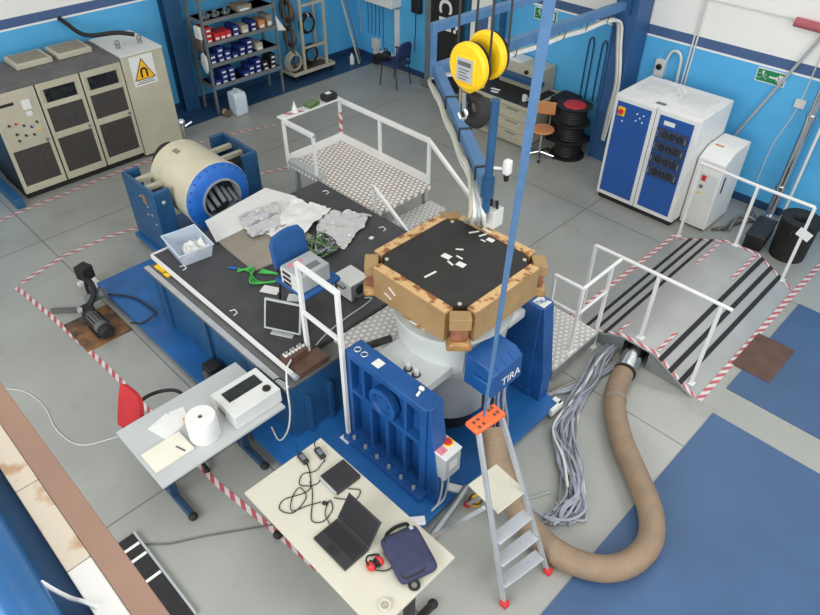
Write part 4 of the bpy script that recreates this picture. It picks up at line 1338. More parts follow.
build('case', B().box(-4.54, -4.25, 3.42, 3.68, .96, 1.17), 'offwhite', t, .008)
f = build('front_panel', B().box(-4.248, -4.238, 3.42, 3.68, .965, 1.165), 'rack', t, .004)
build('meter', B().cyl((-4.238, 3.54, 1.08), (-4.228, 3.54, 1.08), .06, n=20), 'black', f)
for y in (3.46, 3.62, 3.65):
    build('terminal', B().cyl((-4.238, y, 1.0), (-4.215, y, 1.0), .013, n=10), 'black', f)
build('handle', B().tube([(-4.45, 3.41, 1.13), (-4.45, 3.38, 1.12), (-4.32, 3.38, 1.12), (-4.32, 3.41, 1.13)], .008, 6), 'black', t)
build('foot', B().box(-4.52, -4.27, 3.44, 3.66, .951, .96), 'rubber', t)
t = thing('flat_monitor', 'small flat monitor in a silver frame on the slip table corner', 'monitor', (-4.45, 2.62, .95))
R_ = Matrix.Translation((-4.36, 2.6, .99)) @ Matrix.Rotation(.5, 4, 'Z') @ Matrix.Rotation(-.32, 4, 'X')
R2_ = Matrix.Translation((-4.36, 2.6, 0)) @ Matrix.Rotation(.5, 4, 'Z')
b = B().box(-.2, .2, .0, .03, 0, .33)
b.xf(R_)
build('bezel', b, 'grey', t, .006)
b = B().box(-.178, .178, -.003, .0, .025, .31)
b.xf(R_)
build('screen', b, 'screen', t)
b = B().box(-.12, .12, -.03, .13, .951, .965)
b.xf(R2_)
build('stand_base', b, 'grey', t, .005)
b = B().box(-.03, .03, .035, .065, .965, 1.06)
b.xf(R2_)
build('neck', b, 'grey', t)
t = thing('connector_panel', 'dark patch box with a row of white sockets at the table corner', 'patch panel', (-3.97, 2.45, .879))
build('box', B().box(-4.07, -3.95, 2.365, 2.61, .953, 1.04), 'darkwood', t, .004)
build('base_board', B().box(-3.99, -3.805, 2.375, 2.74, .88, .95), 'darkwood', t)
for k in range(6):
    y = 2.39 + .04 * k
    s_ = build('socket', B().box(-4.04, -3.99, y - .015, y + .015, 1.04, 1.062), 'paper', t, .003)
    build('plug', B().cyl((-4.015, y, 1.062), (-4.015, y, 1.09), .01, n=10), 'black' if k % 2 else 'steel', s_)
tag(build('grey_cable', B().tube(smooth([(-4.0, 2.74, .96), (-4.05, 2.9, .96), (-4.1, 3.2, .958), (-4.12, 3.5, .958), (-4.15, 3.62, .958), (-4.2, 3.56, .97)], 5), .008, 6), 'grey'), 'grey cable from the patch box along the table end to the power supply', 'cable')
tag(build('white_cable', B().tube(smooth([(-3.945, 2.4, 1.03), (-3.88, 2.3, 1.02), (-3.79, 2.22, .9), (-3.76, 2.19, .6), (-3.78, 2.14, .35), (-3.9, 2.1, .14), (-4.1, 2.15, .13)], 5), .009, 6), 'offwhite'), 'white cable looping from the patch box down to the blue base', 'cable')
tag(build('black_hose', B().tube(smooth([(-7.3, 1.95, .14), (-7.0, 2.15, .14), (-6.6, 2.2, .15), (-6.45, 2.18, .2)], 5), .012, 6).tube(smooth([(-6.45, 2.18, .2), (-6.5, 2.0, .13), (-6.6, 1.9, .13)], 5), .012, 6), 'rubber'), 'thin black hose lying across the blue base near the pump', 'hose')
t = thing('air_valve', 'small black valve block at the foot of the blue table side', 'valve', (-5.1, 2.1, .12))
build('block', B().box(-5.2, -5.02, 2.04, 2.2, .121, .34), 'rubber', t, .02)
build('dial', B().cyl((-5.1, 2.04, .24), (-5.1, 2.015, .24), .055, n=18), 'dust', t)

# ------------------------------------------------------------------ walkways
t = thing('railed_walkway', 'raised perforated walkway with white toe boards behind the slip table', 'walkway', (-6.3, 5.3, 0))
build('deck', B().box(-7.25, -5.4, 4.86, 5.86, .85, .895), 'perf', t)
build('toe_board', B().box(-7.27, -5.45, 5.86, 5.88, .8, 1.02), 'white', t, .003)
build('toe_board', B().box(-7.29, -7.27, 4.86, 5.88, .8, 1.02), 'white', t, .003)
build('end_step', B().box(-7.25, -6.55, 4.855, 4.98, .896, .95), 'grey', t, .004)
b = B()
for (x, y) in ((-7.2, 4.95), (-7.2, 5.8), (-5.46, 4.95), (-5.46, 5.8), (-6.3, 5.8), (-6.3, 4.95)):
    build('leg', B().box(x - .03, x + .03, y - .03, y + .03, 0, .85), 'grey', t)
for x, y in ((-7.27, 4.87), (-7.27, 5.87), (-6.42, 5.87), (-5.47, 5.87)):
    build('post', B().box(x - .02, x + .02, y - .02, y + .02, .896, 1.53), 'white', t, .003)
build('post', B().box(-6.66, -6.62, 4.86, 4.9, .896, 1.53), 'white', t, .003)
build('handrail', B().bar((-7.27, 5.87, 1.53), (-5.47, 5.87, 1.53), .055, .055), 'white', t, .004)
build('handrail', B().bar((-7.27, 4.87, 1.53), (-6.62, 4.87, 1.53), .055, .055), 'white', t, .004)
build('handrail', B().bar((-5.47, 5.87, 1.53), (-4.62, 5.87, .95), .045, .045), 'white', t, .004)
build('rail_shelf', B().box(-7.40, -7.25, 4.86, 5.9, 1.535, 1.56), 'white', t, .003)
b = B()
b.strip([(-7.245, 5.84, .95), (-7.245, 5.84, 1.5)], .05)
tp = B().tube([(-7.27, 5.87, 1.05), (-7.27, 5.87, 1.35)], .03, 8)
for i, v in enumerate(tp.v):
    tp.u[i] = (v[2], math.atan2(v[1] - 5.87, v[0] + 7.27) / PI)
build('post_tape', tp, 'tape', t)
for k in range(3):
    z = .68 - .22 * k
    build('stair_tread', B().box(-5.4 + .27 * k, -5.1 + .27 * k, 4.9, 5.84, z - .03, z), 'cheq', t)
build('stair_stringer', B().prism([(-5.4, .62), (-4.6, .06), (-4.6, 0), (-4.78, 0), (-5.4, .45)], 'y', 5.84, 5.87).prism([(-5.4, .62), (-4.6, .06), (-4.6, 0), (-4.78, 0), (-5.4, .45)], 'y', 4.87, 4.9), 'white', t)
build('post', B().box(-4.64, -4.6, 5.85, 5.89, 0, .95), 'white', t, .003)
build('mid_rail', B().bar((-5.47, 4.88, 1.25), (-4.62, 4.88, .7), .04, .04), 'white', t, .004)
build('post', B().box(-5.49, -5.45, 4.86, 4.9, .896, 1.27), 'white', t, .003)
build('post', B().box(-4.64, -4.6, 4.86, 4.9, 0, .7), 'white', t, .003)

t = thing('tape_roll', 'white tissue cone and red white tape on the railing shelf', 'tissue', (-7.32, 5.0, 1.56))
build('cone', B().lathe([(0, 0), (.05, 0), (.0, .17)], (-7.33, 5.12, 1.561), 'z', 12), 'paper', t)
tp = B().strip([(-7.36, 4.95, 1.563), (-7.33, 5.08, 1.565), (-7.30, 5.25, 1.563)], .09)
build('tape_tail', tp, 'tape', t)
t = thing('green_box', 'dark green box on the railing shelf', 'box', (-7.33, 5.42, 1.56))
build('case', B().box(-7.39, -7.26, 5.32, 5.52, 1.561, 1.62, .15), 'leaf', t, .01)
build('lid_seam', B().box(-7.395, -7.255, 5.315, 5.525, 1.6, 1.604, .15), 'black', t)
t = thing('camera_pouch', 'black pouch with a white label on the railing shelf corner', 'pouch', (-7.33, 5.72, 1.56))
build('pouch', B().box(-7.4, -7.25, 5.62, 5.84, 1.561, 1.66), 'rubber', t, .025)
build('label', B().box(-7.36, -7.29, 5.68, 5.76, 1.66, 1.664), 'paper', t)

t = thing('shaker_walkway', 'bright chequer plate walkway between the black table and the shaker', 'walkway', (-3.7, 3.8, .12))
build('deck', B().box(-3.99, -3.56, 2.95, 4.84, .86, .9).box(-3.56, -3.46, 2.95, 3.2, .86, .9).box(-3.56, -3.46, 4.0, 4.84, .86, .9), 'cheq', t)
build('front_lip', B().box(-3.75, -3.46, 2.93, 2.95, .8, .9), 'grey', t)
for x, y in ((-3.6, 3.0), (-3.6, 4.75), (-3.74, 4.75)):
    build('leg', B().box(x - .025, x + .025, y - .025, y + .025, .121, .86), 'grey', t)
t = thing('guard_rail', 'white guard rail at the chequer plate beside the blue chair', 'railing', (-3.7, 2.75, .12))
build('post', B().box(-3.47, -3.43, 2.61, 2.65, .13, 2.0), 'white', t, .004)
build('post', B().box(-4.02, -3.98, 2.62, 2.66, .951, 2.0), 'white', t, .004)
build('foot_plate', B().box(-3.51, -3.39, 2.56, 2.652, .121, .13), 'white', t)
build('handrail', B().bar((-4.02, 2.64, 2.0), (-3.43, 2.63, 2.0), .045, .04), 'white', t, .004)
build('mid_rail', B().bar((-3.99, 2.64, 1.45), (-3.46, 2.63, 1.45), .035, .035), 'white', t, .004)

t = thing('step_landing', 'low chequer plate landing with steps between shaker and bridge', 'step', (-2.8, 5.1, 0))
build('deck', B().box(-3.1, -2.47, 4.72, 5.6, .26, .3), 'cheq', t)
build('side_skirt', B().box(-2.5, -2.475, 4.72, 5.6, .12, .26), 'steel', t)
for x in (-3.06, -2.53):
    for y in (4.78, 5.55):
        build('leg', B().box(x - .02, x + .02, y - .02, y + .02, 0, .26), 'grey', t)
build('stair_tread', B().box(-3.1, -2.47, 4.6, 4.715, .45, .49), 'cheq', t, .003)
build('stair_tread', B().box(-3.1, -2.6, 4.58, 4.7, .68, .72), 'cheq', t, .003)
build('stringer', B().box(-2.52, -2.49, 4.6, 4.72, .3, .45).box(-3.1, -3.07, 4.6, 4.72, .3, .68), 'grey', t)
rail('landing_rail', 'white angled rail around the low chequer landing',
     [[(-2.85, 5.07, 1.2), (-2.51, 5.08, 1.2)], [(-2.51, 5.08, 1.2), (-2.51, 5.81, 1.2)]],
     [(-2.85, 5.07, .3, 1.2), (-2.51, 5.08, .3, 1.2), (-2.51, 5.64, 0, 1.2)],
     [[(-2.85, 5.07, .85), (-2.51, 5.08, .85)], [(-2.51, 5.08, .85), (-2.51, 5.64, .85)]])

# ------------------------------------------------------------------ cable boom
t = thing('cable_boom', 'articulated blue cable boom reaching from the column to the satellite', 'boom', (-5.2, 9.6, 2.5))
E0, E1, E2 = V((-5.1, 9.66, 2.53)), V((-5.32, 5.8, 2.53)), V((-3.13, 4.12, 2.53))
build('lower_arm', B().bar(E0, E1, .1, .12), 'boom', t, .006)
build('upper_arm', B().bar((-5.14, 9.66, 3.0), (-5.36, 5.75, 3.0), .09, .1), 'boom', t, .006)
build('elbow_post', B().box(-5.37, -5.31, 5.73, 5.79, 2.45, 3.06), 'boom', t, .006)
build('outer_arm', B().bar(E1, E2, .11, .12), 'boom', t, .006)
build('end_mast', B().cyl((-3.13, 4.12, 2.28), (-3.13, 4.12, 3.32), .037, n=16), 'bluest', t)
build('clamp', B().cyl((-3.13, 4.12, 2.44), (-3.13, 4.12, 2.62), .06, n=16), 'bluest', t)
build('hinge_bracket', B().box(-5.2, -5.0, 9.6, 9.679, 2.4, 3.1), 'bluest', t)
lp = B().bar((-3.1, 4.14, 2.72), (-3.04, 4.18, 2.72), .018, .018)
ar = build('lamp_arm', lp, 'white', t)
build('lamp_head', B().obox((-3.0, 4.2, 2.74), (.07, .07, .14)), 'white', ar, .02)
build('lamp_knob', B().cyl((-3.0, 4.2, 2.67), (-3.0, 4.2, 2.61), .028, .02, 12), 'rubber', ar)
for k in range(7):
    y = 9.2 - .5 * k
    build('cable_hanger', B().torus((-5.11 - .056 * (9.66 - y), y, 2.43), .05, .006, 'y', 12, 6, (1, 1, 1.8)), 'black', t)
for k in range(3):
    q = E1.lerp(E2, .35 + .28 * k)
    build('strap', B().obox(q, (.03, .13, .135), Matrix.Rotation(math.atan2(-1.68, 2.19), 3, 'Z')), 'black', t)
t = thing('boom_cables', 'bundle of pale cables slung along the blue boom', 'cable', (-5.3, 7, 2.4))
for k in range(4):
    o_ = .022 * k
    sag = lambda i: .05 * math.sin(i * PI)
    pts = [(-5.03 + o_ * .6, 9.645, .4), (-5.02 + o_, 9.645, .9), (-5.0 + o_, 9.645, 1.4), (-5.1 + o_, 9.64, 1.95), (-5.14 + o_, 9.57, 2.3)]
    pts += [(-5.13 - .03 * i + .01 * (k % 2), 9.2 - .5 * i, 2.405 - .02 * (i % 2) - .012 * k) for i in range(7)]
    pts += [(-5.36, 5.75, 2.42)]
    d = (E2 - E1)
    nrm = V((-d.y, d.x, 0)).normalized() * -.09
    for i in range(1, 7):
        q = E1.lerp(E2, i / 7) + nrm + V((0, 0, -.03 - .04 * (i % 2) - .02 * k))
        pts.append(tuple(q))
    pts += [(-3.2 + .02 * k, 4.0 + .03 * k, 2.3), (-3.3 + .05 * k, 4.06 + .03 * k, 2.12), (-3.36 + .05 * k, 4.3, 1.95), (-3.34 + .05 * k, 4.32, 1.66)]
    build('cable', B().tube(smooth(pts, 4), .02, 7), ('cream', 'white', 'grey', 'white')[k], t)
t = thing('terminal_box', 'white terminal box with black plugs hanging under the boom end', 'junction box', (-3.05, 4.25, 2.2))
build('case', B().box(-3.24, -3.07, 4.18, 4.32, 2.08, 2.26), 'offwhite', t, .006)
build('hanger', B().cyl((-3.15, 4.2, 2.25), (-3.14, 4.14, 2.46), .01, n=8), 'steel', t)
for k in range(4):
    build('plug', B().cyl((-3.21 + .035 * k, 4.26, 2.26), (-3.21 + .035 * k, 4.25, 2.34), .014, n=10), 'rubber' if k % 2 else 'steel', t)

# ------------------------------------------------------------------ crane hook and sling
hx, hy, hz = -2.71, 3.36, 3.91
t = thing('crane_hook_block', 'yellow twin pulley crane hook block hanging over the satellite', 'hook block', (hx, hy, 3.4))
for k, (xx, y, zz) in enumerate(((hx - .035, hy - .09, hz - .01), (hx - .01, hy + .055, hz + .035))):
    s_ = build('sheave_cover', B().lathe([(0, 0), (.135, 0), (.155, .016), (.155, .044), (.14, .056), (0, .056)], (xx, y, zz), 'y', 48), 'yellow', t)
    build('sheave', B().lathe([(0, .056), (.146, .056), (.132, .068), (.146, .08), (0, .08)], (xx, y, zz), 'y', 40), 'rubber', s_)
    if k == 0:
        build('cover_boss', B().box(xx - .085, xx + .085, y - .012, y + .002, zz - .1, zz + .08), 'yellow', s_, .01)
        build('rating_plate', B().box(xx - .066, xx + .066, y - .016, y - .012, zz - .085, zz + .062), 'grey', s_)
        pl = B().box(xx - .055, xx + .055, y - .018, y - .016, zz + .015, zz + .042)
        for q in range(4):
            pl.box(xx - .045, xx + .04 - .02 * (q % 2), y - .018, y - .016, zz - .012 - .02 * q, zz - .006 - .02 * q)
        build('plate_print', pl, 'dust', s_)
hx -= .035
build('cross_head', B().box(hx - .06, hx + .02, hy - .05, hy + .1, hz - .19, hz - .1), 'yellow', t, .012)
build('hook_shank', B().cyl((hx - .02, hy, hz - .18), (hx - .02, hy, hz - .23), .028, n=14), 'steel', t)
hk = []
for q in range(25):
    a = math.radians(75 - q * 12.0)
    hk.append((hx + .025 + .075 * math.cos(a), hy, hz - .305 + .08 * math.sin(a)))
hk = [(hx - .02, hy, hz - .21), (hx, hy, hz - .225)] + hk
build('hook', B().tube(smooth(hk, 2), [.032 + .022 * math.sin(PI * i / (2 * len(hk) - 2)) for i in range(2 * len(hk) - 1)], 12), 'rubber', t)
build('safety_latch', B().bar((hx - .03, hy - .05, hz - .2), (hx - .02, hy - .05, hz - .32), .016, .035), 'chrome', t)
build('latch_hook', B().tube(smooth([(hx - .02, hy - .05, hz - .30), (hx + .0, hy - .05, hz - .35), (hx - .04, hy - .05, hz - .38), (hx - .07, hy - .05, hz - .345)], 4), .014, 8), 'chrome', t)
hx += .035
for dx, dy, dz in ((-.17, -.022, 0), (.1, -.022, 0), (-.145, .123, .04), (.125, .123, .04)):
    build('wire_rope', B().cyl((hx + dx, hy + dy, hz + dz), (hx + dx * .9, hy + dy, 8.2), .008, n=8), 'black', t)
b = B()
vs_, fs_ = [], []
N = 40
for i in range(N + 1):
    f = i / N
    z = 1.765 + (8.2 - 1.765) * f
    tw = .5 * (1 - min(1, f * 4))
    ang = .66 + tw
    wv = V((math.cos(ang), math.sin(ang), 0)) * (.010 + .019 * min(1, max(0, (z - 1.8) / 2.8)))
    nv = V((-math.sin(ang), math.cos(ang), 0)) * .004
    c = V((-1.85, 2.645 + (z - 1.765) * .046, z))
    vs_ += [c - wv - nv, c + wv - nv, c + wv + nv, c - wv + nv]
for i in range(N):
    for j in range(4):
        fs_.append((4 * i + j, 4 * i + (j + 1) % 4, 4 * i + 4 + (j + 1) % 4, 4 * i + 4 + j))
fs_ += [(0, 1, 2, 3), (4 * N, 4 * N + 1, 4 * N + 2, 4 * N + 3)]
b.add(vs_, fs_)
tag(build('lifting_sling', b, 'sling'), 'long blue lifting sling hanging down to the step ladder', 'sling')

# ------------------------------------------------------------------ step ladder
t = thing('step_ladder', 'aluminium step ladder with orange top tray at the shaker corner', 'ladder', (-1.45, 2.68, 0))
lx = lambda z: -1.25 - .325 * z
for sg, y in ((-1, 2.45), (1, 2.94)):
    yt = 2.66 + sg * .125
    xb, kk = (-1.285, .30) if sg < 0 else (-1.2, .35)
    rl = build('front_rail', B().bar((xb - .03 * kk, y, .03), (xb - 1.72 * kk, yt, 1.72), .024, .045, (1, 0, .3)), 'alu', t, .004)
    build('foot_cap', B().box(xb - .035, xb + .035, y - .03, y + .03, 0, .06), 'red', rl, .008)
    rr = build('rear_rail', B().bar((-2.13, y, .03), (lx(.94) - .1, 2.69 + sg * .17, .95), .02, .035, (1, 0, .3)), 'alu', t, .003)
    build('foot_cap', B().box(-2.155, -2.1, y - .02, y + .02, 0, .05), 'red', rr, .006)
for k in range(3):
    z = .23 + .235 * k
    hw = .22 - .017 * k
    build('step_tread', B().box(lx(z) - .06, lx(z) + .05, 2.692 - .004 * k - hw, 2.692 - .004 * k + hw, z - .025, z, -.17 + .03 * k), 'alu', t, .004)
build('platform', B().box(-1.86, -1.54, 2.58, 2.88, .91, .94, -.1), 'alu', t, .006)
build('platform_mat', B().box(-1.87, -1.53, 2.57, 2.89, .941, .951, -.1), 't2', t, .002)
tb = B().box(-1.905, -1.775, 2.51, 2.80, 1.71, 1.755, -.1)
tray = build('top_tray', tb, 'orange', t, .012)
bb = B()
for y in (2.555, 2.60, 2.72, 2.755):
    bb.box(-1.88, -1.855, y - .012, y + .012, 1.755, 1.758).box(-1.825, -1.8, y - .01, y + .01, 1.755, 1.758)
build('tray_slots', bb, 'darkwood', tray)

# ------------------------------------------------------------------ duct, cable bundle, loose things near ladder
dpts = [(-2.05, 5.95, .12), (-2.04, 5.7, .12), (-1.99, 5.5, .12), (-1.94, 5.26, .12), (-1.8, 4.94, .12), (-1.5, 4.58, .12), (-1.14, 4.28, .12), (-.86, 4.03, .12), (-.71, 3.76, .12), (-.72, 3.47, .12), (-.85, 3.25, .12),
        (-1.07, 3.12, .12), (-1.34, 3.08, .12), (-1.62, 3.1, .2), (-1.83, 3.12, .4), (-2.03, 3.2, .56), (-2.22, 3.36, .66)]
t = thing('flexible_duct', 'fat tan flexible air duct curving over the floor to the shaker', 'duct', (-1.2, 4.2, 0))
dd = smooth(dpts, 24)
build('hose', B().tube(dd, [.113 + (.003 if i % 3 == 0 else 0) for i in range(len(dd))], 24), 'duct', t)
build('silver_sleeve', B().tube([(-2.045, 5.8, .125), (-2.03, 5.66, .125), (-1.99, 5.5, .125), (-1.97, 5.42, .125)], .12, 24), 'chrome', t)
build('clamp_band', B().tube([(-1.972, 5.43, .125), (-1.965, 5.40, .125)], .125, 24), 'rubber', t)
build('seam_band', B().tube([(-1.83, 5.0, .12), (-1.81, 4.965, .12)], .12, 24), 'creamdk', t)

t = thing('cable_bundle', 'thick bundle of grey cables lying between shaker base and duct', 'cable', (-1.9, 4.2, 0))
random.seed(11)
main = [(-2.3, 5.9, .04), (-2.3, 5.5, .04), (-2.2, 5.05, .04), (-2.12, 4.68, .04), (-1.98, 4.32, .04), (-1.72, 4.02, .04), (-1.48, 3.76, .04), (-1.40, 3.54, .04), (-1.46, 3.36, .04), (-1.6, 3.3, .04)]
for k in range(30):
    o1, o2 = random.uniform(-.17, .17), random.uniform(0, .07)
    last = random.choice((7, 8, 9, 9, 10))
    p = []
    for i, q in enumerate(main[:last]):
        wob = .16 * noise.noise(V((k * 3.1, i * .9, 0)))
        wo2 = .16 * noise.noise(V((k * 2.3, i * .9, 7)))
        sp_w = (.6, .6, .55, .5, .9, .75, .8, 1.0, 1.0, 1.0)[i]
        p.append((q[0] + (o1 * .7 + wob) * sp_w, q[1] + (o1 * .45 + wo2) * sp_w, .018 + o2 + .02 * abs(noise.noise(V((k, i, 5))))))
    build('cable', B().tube(smooth(p, 5), .014, 7), ('cablegrey', 'cablegrey', 'rack', 'offwhite', 'cablegrey')[k % 5], t)
t = thing('cable_pair', 'two pale cables looping from the step landing under the bridge', 'cable', (-2.5, 5.3, 0))
for k in range(3):
    build('cable', B().tube(smooth([(-2.43, 4.5 + .05 * k, .03), (-2.36 + .04 * k, 4.85, .03), (-2.26 + .04 * k, 5.2, .03), (-2.18 + .03 * k, 5.6, .03), (-2.16, 5.95, .06)], 6), .02, 8), 'cablegrey' if k else 'creamdk', t)
tag(build('thin_cable', B().tube(smooth([(-1.66, 3.62, .012), (-1.78, 3.4, .012), (-1.95, 3.25, .012), (-2.1, 3.12, .012), (-2.15, 2.95, .012)], 6), .009, 6), 'grey'), 'thin grey cable lying behind the step ladder', 'cable')
t = thing('cable_spool', 'small brass coloured connector behind the ladder foot', 'connector', (-2.02, 2.9, 0))
build('body', B().lathe([(0, 0), (.055, 0), (.055, .04), (.035, .05), (.035, .08), (0, .08)], (-2.1, 3.03, 0), 'z', 20), 'yellow', t)
build('collar', B().torus((-2.1, 3.03, .045), .055, .012, 'z', 20, 6), 'darkwood', t)
t = thing('grey_tube', 'grey metal tube with red end leaning at the base corner', 'tube', (-2.3, 2.7, 0))
build('tube', B().cyl((-2.12, 2.42, .04), (-2.19, 3.0, .19), .035, n=16), 'steel', t)
build('end_cap', B().cyl((-2.115, 2.38, .03), (-2.12, 2.42, .04), .038, n=16), 'red', t)
for k, (x, y, z, rz) in enumerate(((-2.3, 2.42, .121, .9), (-2.26, 2.94, .121, .5))):
    tag(build('foam_block', B().box(x - .09, x + .09, y - .04, y + .04, z, z + .035, rz), 'paper', .006), 'white foam block on the blue base %s' % ('by the table corner' if k == 0 else 'below the grey control box'), 'block')

# control box on its post
t = thing('control_box', 'grey control box with red button on a thin cable stand', 'control box', (-2.3, 2.8, .12))
build('case', B().box(-2.395, -2.215, 2.69, 2.89, .55, .84), 'grey', t, .006)
build('lid', B().box(-2.40, -2.21, 2.685, 2.895, .84, .86), 'offwhite', t, .004)
build('red_button', B().cyl((-2.33, 2.84, .86), (-2.33, 2.84, .885), .036, .03, 20), 'red', t)
build('button_ring', B().lathe([(.038, .86), (.05, .86), (.05, .868), (.038, .868)], (-2.33, 2.84, 0), 'z', 20, True), 'yellow', t)
build('warning_sticker', B().box(-2.39, -2.27, 2.695, 2.775, .8605, .863), 'pink', t)
build('front_label', B().box(-2.2145, -2.212, 2.74, 2.84, .66, .76), 'offwhite', t)
build('wall_bracket', B().box(-2.43, -2.395, 2.72, 2.84, .6, .8), 'bluedk', t)
for y in (2.72, 2.8):
    build('cable', B().tube(smooth([(-2.28, y, .55), (-2.27, y + .01, .4), (-2.26, y - .04, .2), (-2.27, y - .12, .135)], 4), .01, 7), 'grey', t)

# ------------------------------------------------------------------ desk one
def tee_legs(o, along, spots, z, mm='legblue'):
    for (x, y, hl) in spots:
        lg = B().box(x - .035, x + .035, y - .035, y + .035, .06, z - .03)
        l_ = build('leg', lg, mm, o, .004)
        ft = B()
        if along == 'x':
            ft.box(x - hl, x + hl, y - .03, y + .03, .0, .06)
            e = [(x - hl, y), (x + hl, y)]
        else:
            ft.box(x - .03, x + .03, y - hl, y + hl, .0, .06)
            e = [(x, y - hl), (x, y + hl)]
        build('foot', ft, mm, l_, .01)
        for ex, ey in e:
            build('foot_cap', B().sph((ex, ey, .038), .045, (1, 1, .8), 12), 'rubber', l_)


t = thing('side_desk', 'light grey desk holding the paper roll and printer box', 'desk', (-4.15, 1.5, 0))
build('desk_top', B().box(-4.56, -3.74, .875, 2.14, .722, .75), 't1', t, .003)
tee_legs(t, 'x', [(-4.15, 1.05, .33), (-4.15, 1.85, .33)], .75)
build('cross_beam', B().box(-4.18, -4.12, 1.05, 1.85, .64, .70), 'bluest', t)
t = thing('printer_box', 'grey metal instrument box with dark window and round knob on the desk', 'instrument', (-4.02, 1.9, .75))
build('case', B().box(-4.2, -3.81, 1.66, 2.16, .752, .92), 'offwhite', t, .006)
build('window', B().box(-4.16, -3.93, 1.75, 2.1, .92, .925), 'screen', t, .002) if False else build('window', B().box(-4.13, -3.99, 1.73, 2.09, .92, .925), 'display', t)
build('knob', B().cyl((-3.90, 2.07, .92), (-3.90, 2.07, .935), .04, .036, 22), 'rubber', t)
build('side_vent', B().box(-4.1, -3.98, 1.655, 1.661, .79, .84), 'rack', t)
build('cable_stub', B().tube(smooth([(-3.95, 2.16, .9), (-3.92, 2.22, .93), (-3.86, 2.26, .9)], 4), .008, 6), 'rubber', t)
tag(build('paper_card', B().obox((-4.1, 2.2, .93), (.16, .1, .004), Matrix.Rotation(.4, 3, 'Z') @ Matrix.Rotation(.1, 3, 'X')), 'paper'), 'white card resting on the box edge against the table ledge', 'paper') if False else None
t = thing('paper_roll', 'large roll of white wiping paper standing on the desk', 'paper roll', (-3.97, 1.43, .75))
build('roll', B().lathe([(.022, .25), (.128, .25), (.133, .24), (.138, .01), (.133, 0), (.022, 0)], (-3.97, 1.43, .752), 'z', 40, True), 'paper', t)
build('core_tube', B().lathe([(.017, .0), (.017, .248), (.022, .248), (.022, 0)], (-3.97, 1.43, .752), 'z', 20, True), 'board', t)
t = thing('notebook', 'closed cream notebook lying near the desk corner', 'notebook', (-4.0, 1.08, .75))
build('pages', B().box(-4.15, -3.9, .91, 1.27, .752, .766), 'paper', t)
build('cover', B().box(-4.155, -3.895, .905, 1.275, .766, .77), 'notecover', t)
tag(build('pen', B().cyl((-4.02, 1.17, .776), (-3.92, 1.2, .776), .005, n=8), 'black'), 'black pen on the cream notebook', 'pen')
tag(build('paper_sheet', B().box(-4.42, -4.18, 1.12, 1.34, .7505, .7525, .25), 'paper'), 'loose white sheet behind the notebook', 'paper')
tag(build('paper_sheet', B().box(-4.42, -4.22, 1.3, 1.44, .753, .754, -.25), 'paper'), 'second loose white sheet half under the cardboard piece', 'paper')
t = thing('cardboard_piece', 'brown cardboard piece behind the paper roll', 'cardboard', (-4.2, 1.48, .75))
build('flap', B().obox((-4.2, 1.45, .775), (.06, .17, .04), Matrix.Rotation(-.2, 3, 'Z')), 'wood', t, .004)
build('tab', B().obox((-4.13, 1.42, .765), (.06, .06, .02), Matrix.Rotation(.3, 3, 'Z')), 'board', t)
t = thing('office_chair', 'red backed office chair tucked behind the grey desk', 'chair', (-4.75, 1.3, 0))
b = B()
n = 10
vs_, fs_ = [], []
for i in range(n + 1):
    for j in range(n + 1):
        a, c = -1 + 2 * i / n, -1 + 2 * j / n
        wdt = .165 * (1 - .12 * abs(c) ** 4)
        vs_.append((-.05 * (1 - a * a) + .02 * c, a * wdt, .24 * c))
for i in range(n):
    for j in range(n):
        fs_.append((i * 11 + j, i * 11 + j + 1, (i + 1) * 11 + j + 1, (i + 1) * 11 + j))
k = len(vs_)
bk = [(x - .05, y * .94, z * .96) for x, y, z in vs_]
rim = [i * 11 for i in range(11)] + [110 + j for j in range(1, 11)] + [i * 11 + 10 for i in range(9, -1, -1)] + [j for j in range(9, 0, -1)]
b.add(vs_ + bk, fs_ + [tuple(k + q for q in f) for f in fs_] + [(rim[i], rim[(i + 1) % 40], k + rim[(i + 1) % 40], k + rim[i]) for i in range(40)])
b.xf(Matrix.Translation((-4.74, 1.06, .72)) @ Matrix.Rotation(-PI * .5, 4, 'Z') @ Matrix.Rotation(-.42, 4, 'Y'))
b.v = [(x, y, z - .42 * (x + 4.905)) for x, y, z in b.v]
build('backrest', b, 'reddk', t)
build('seat', B().lathe([(0, -.03), (.2, -.03), (.225, 0), (.2, .03), (0, .035)], (-4.42, 1.42, .43), 'z', 28), 'reddk', t)
build('back_bar', B().tube(smooth([(-4.44, 1.38, .39), (-4.6, 1.12, .38), (-4.7, 1.0, .42), (-4.74, .99, .56)], 5), .018, 8), 'rubber', t)
build('armrest', B().tube(smooth([(-4.8, 1.12, .60), (-4.84, 1.26, .66), (-4.8, 1.42, .68), (-4.68, 1.55, .68), (-4.55, 1.56, .6), (-4.46, 1.5, .41)], 5), .018, 8), 'rubber', t)
build('column', B().cyl((-4.42, 1.42, .08), (-4.42, 1.42, .40), .025, n=12), 'rubber', t)
for k in range(5):
    a = 2 * PI * k / 5
    e = (-4.42 + .24 * math.cos(a), 1.42 + .24 * math.sin(a))
    f = build('foot', B().tube([(-4.42, 1.42, .1), (e[0], e[1], .065)], .02, 8), 'rubber', t)
    build('castor', B().sph((e[0], e[1], .03), .03, (1, 1, 1), 10), 'rubber', f)

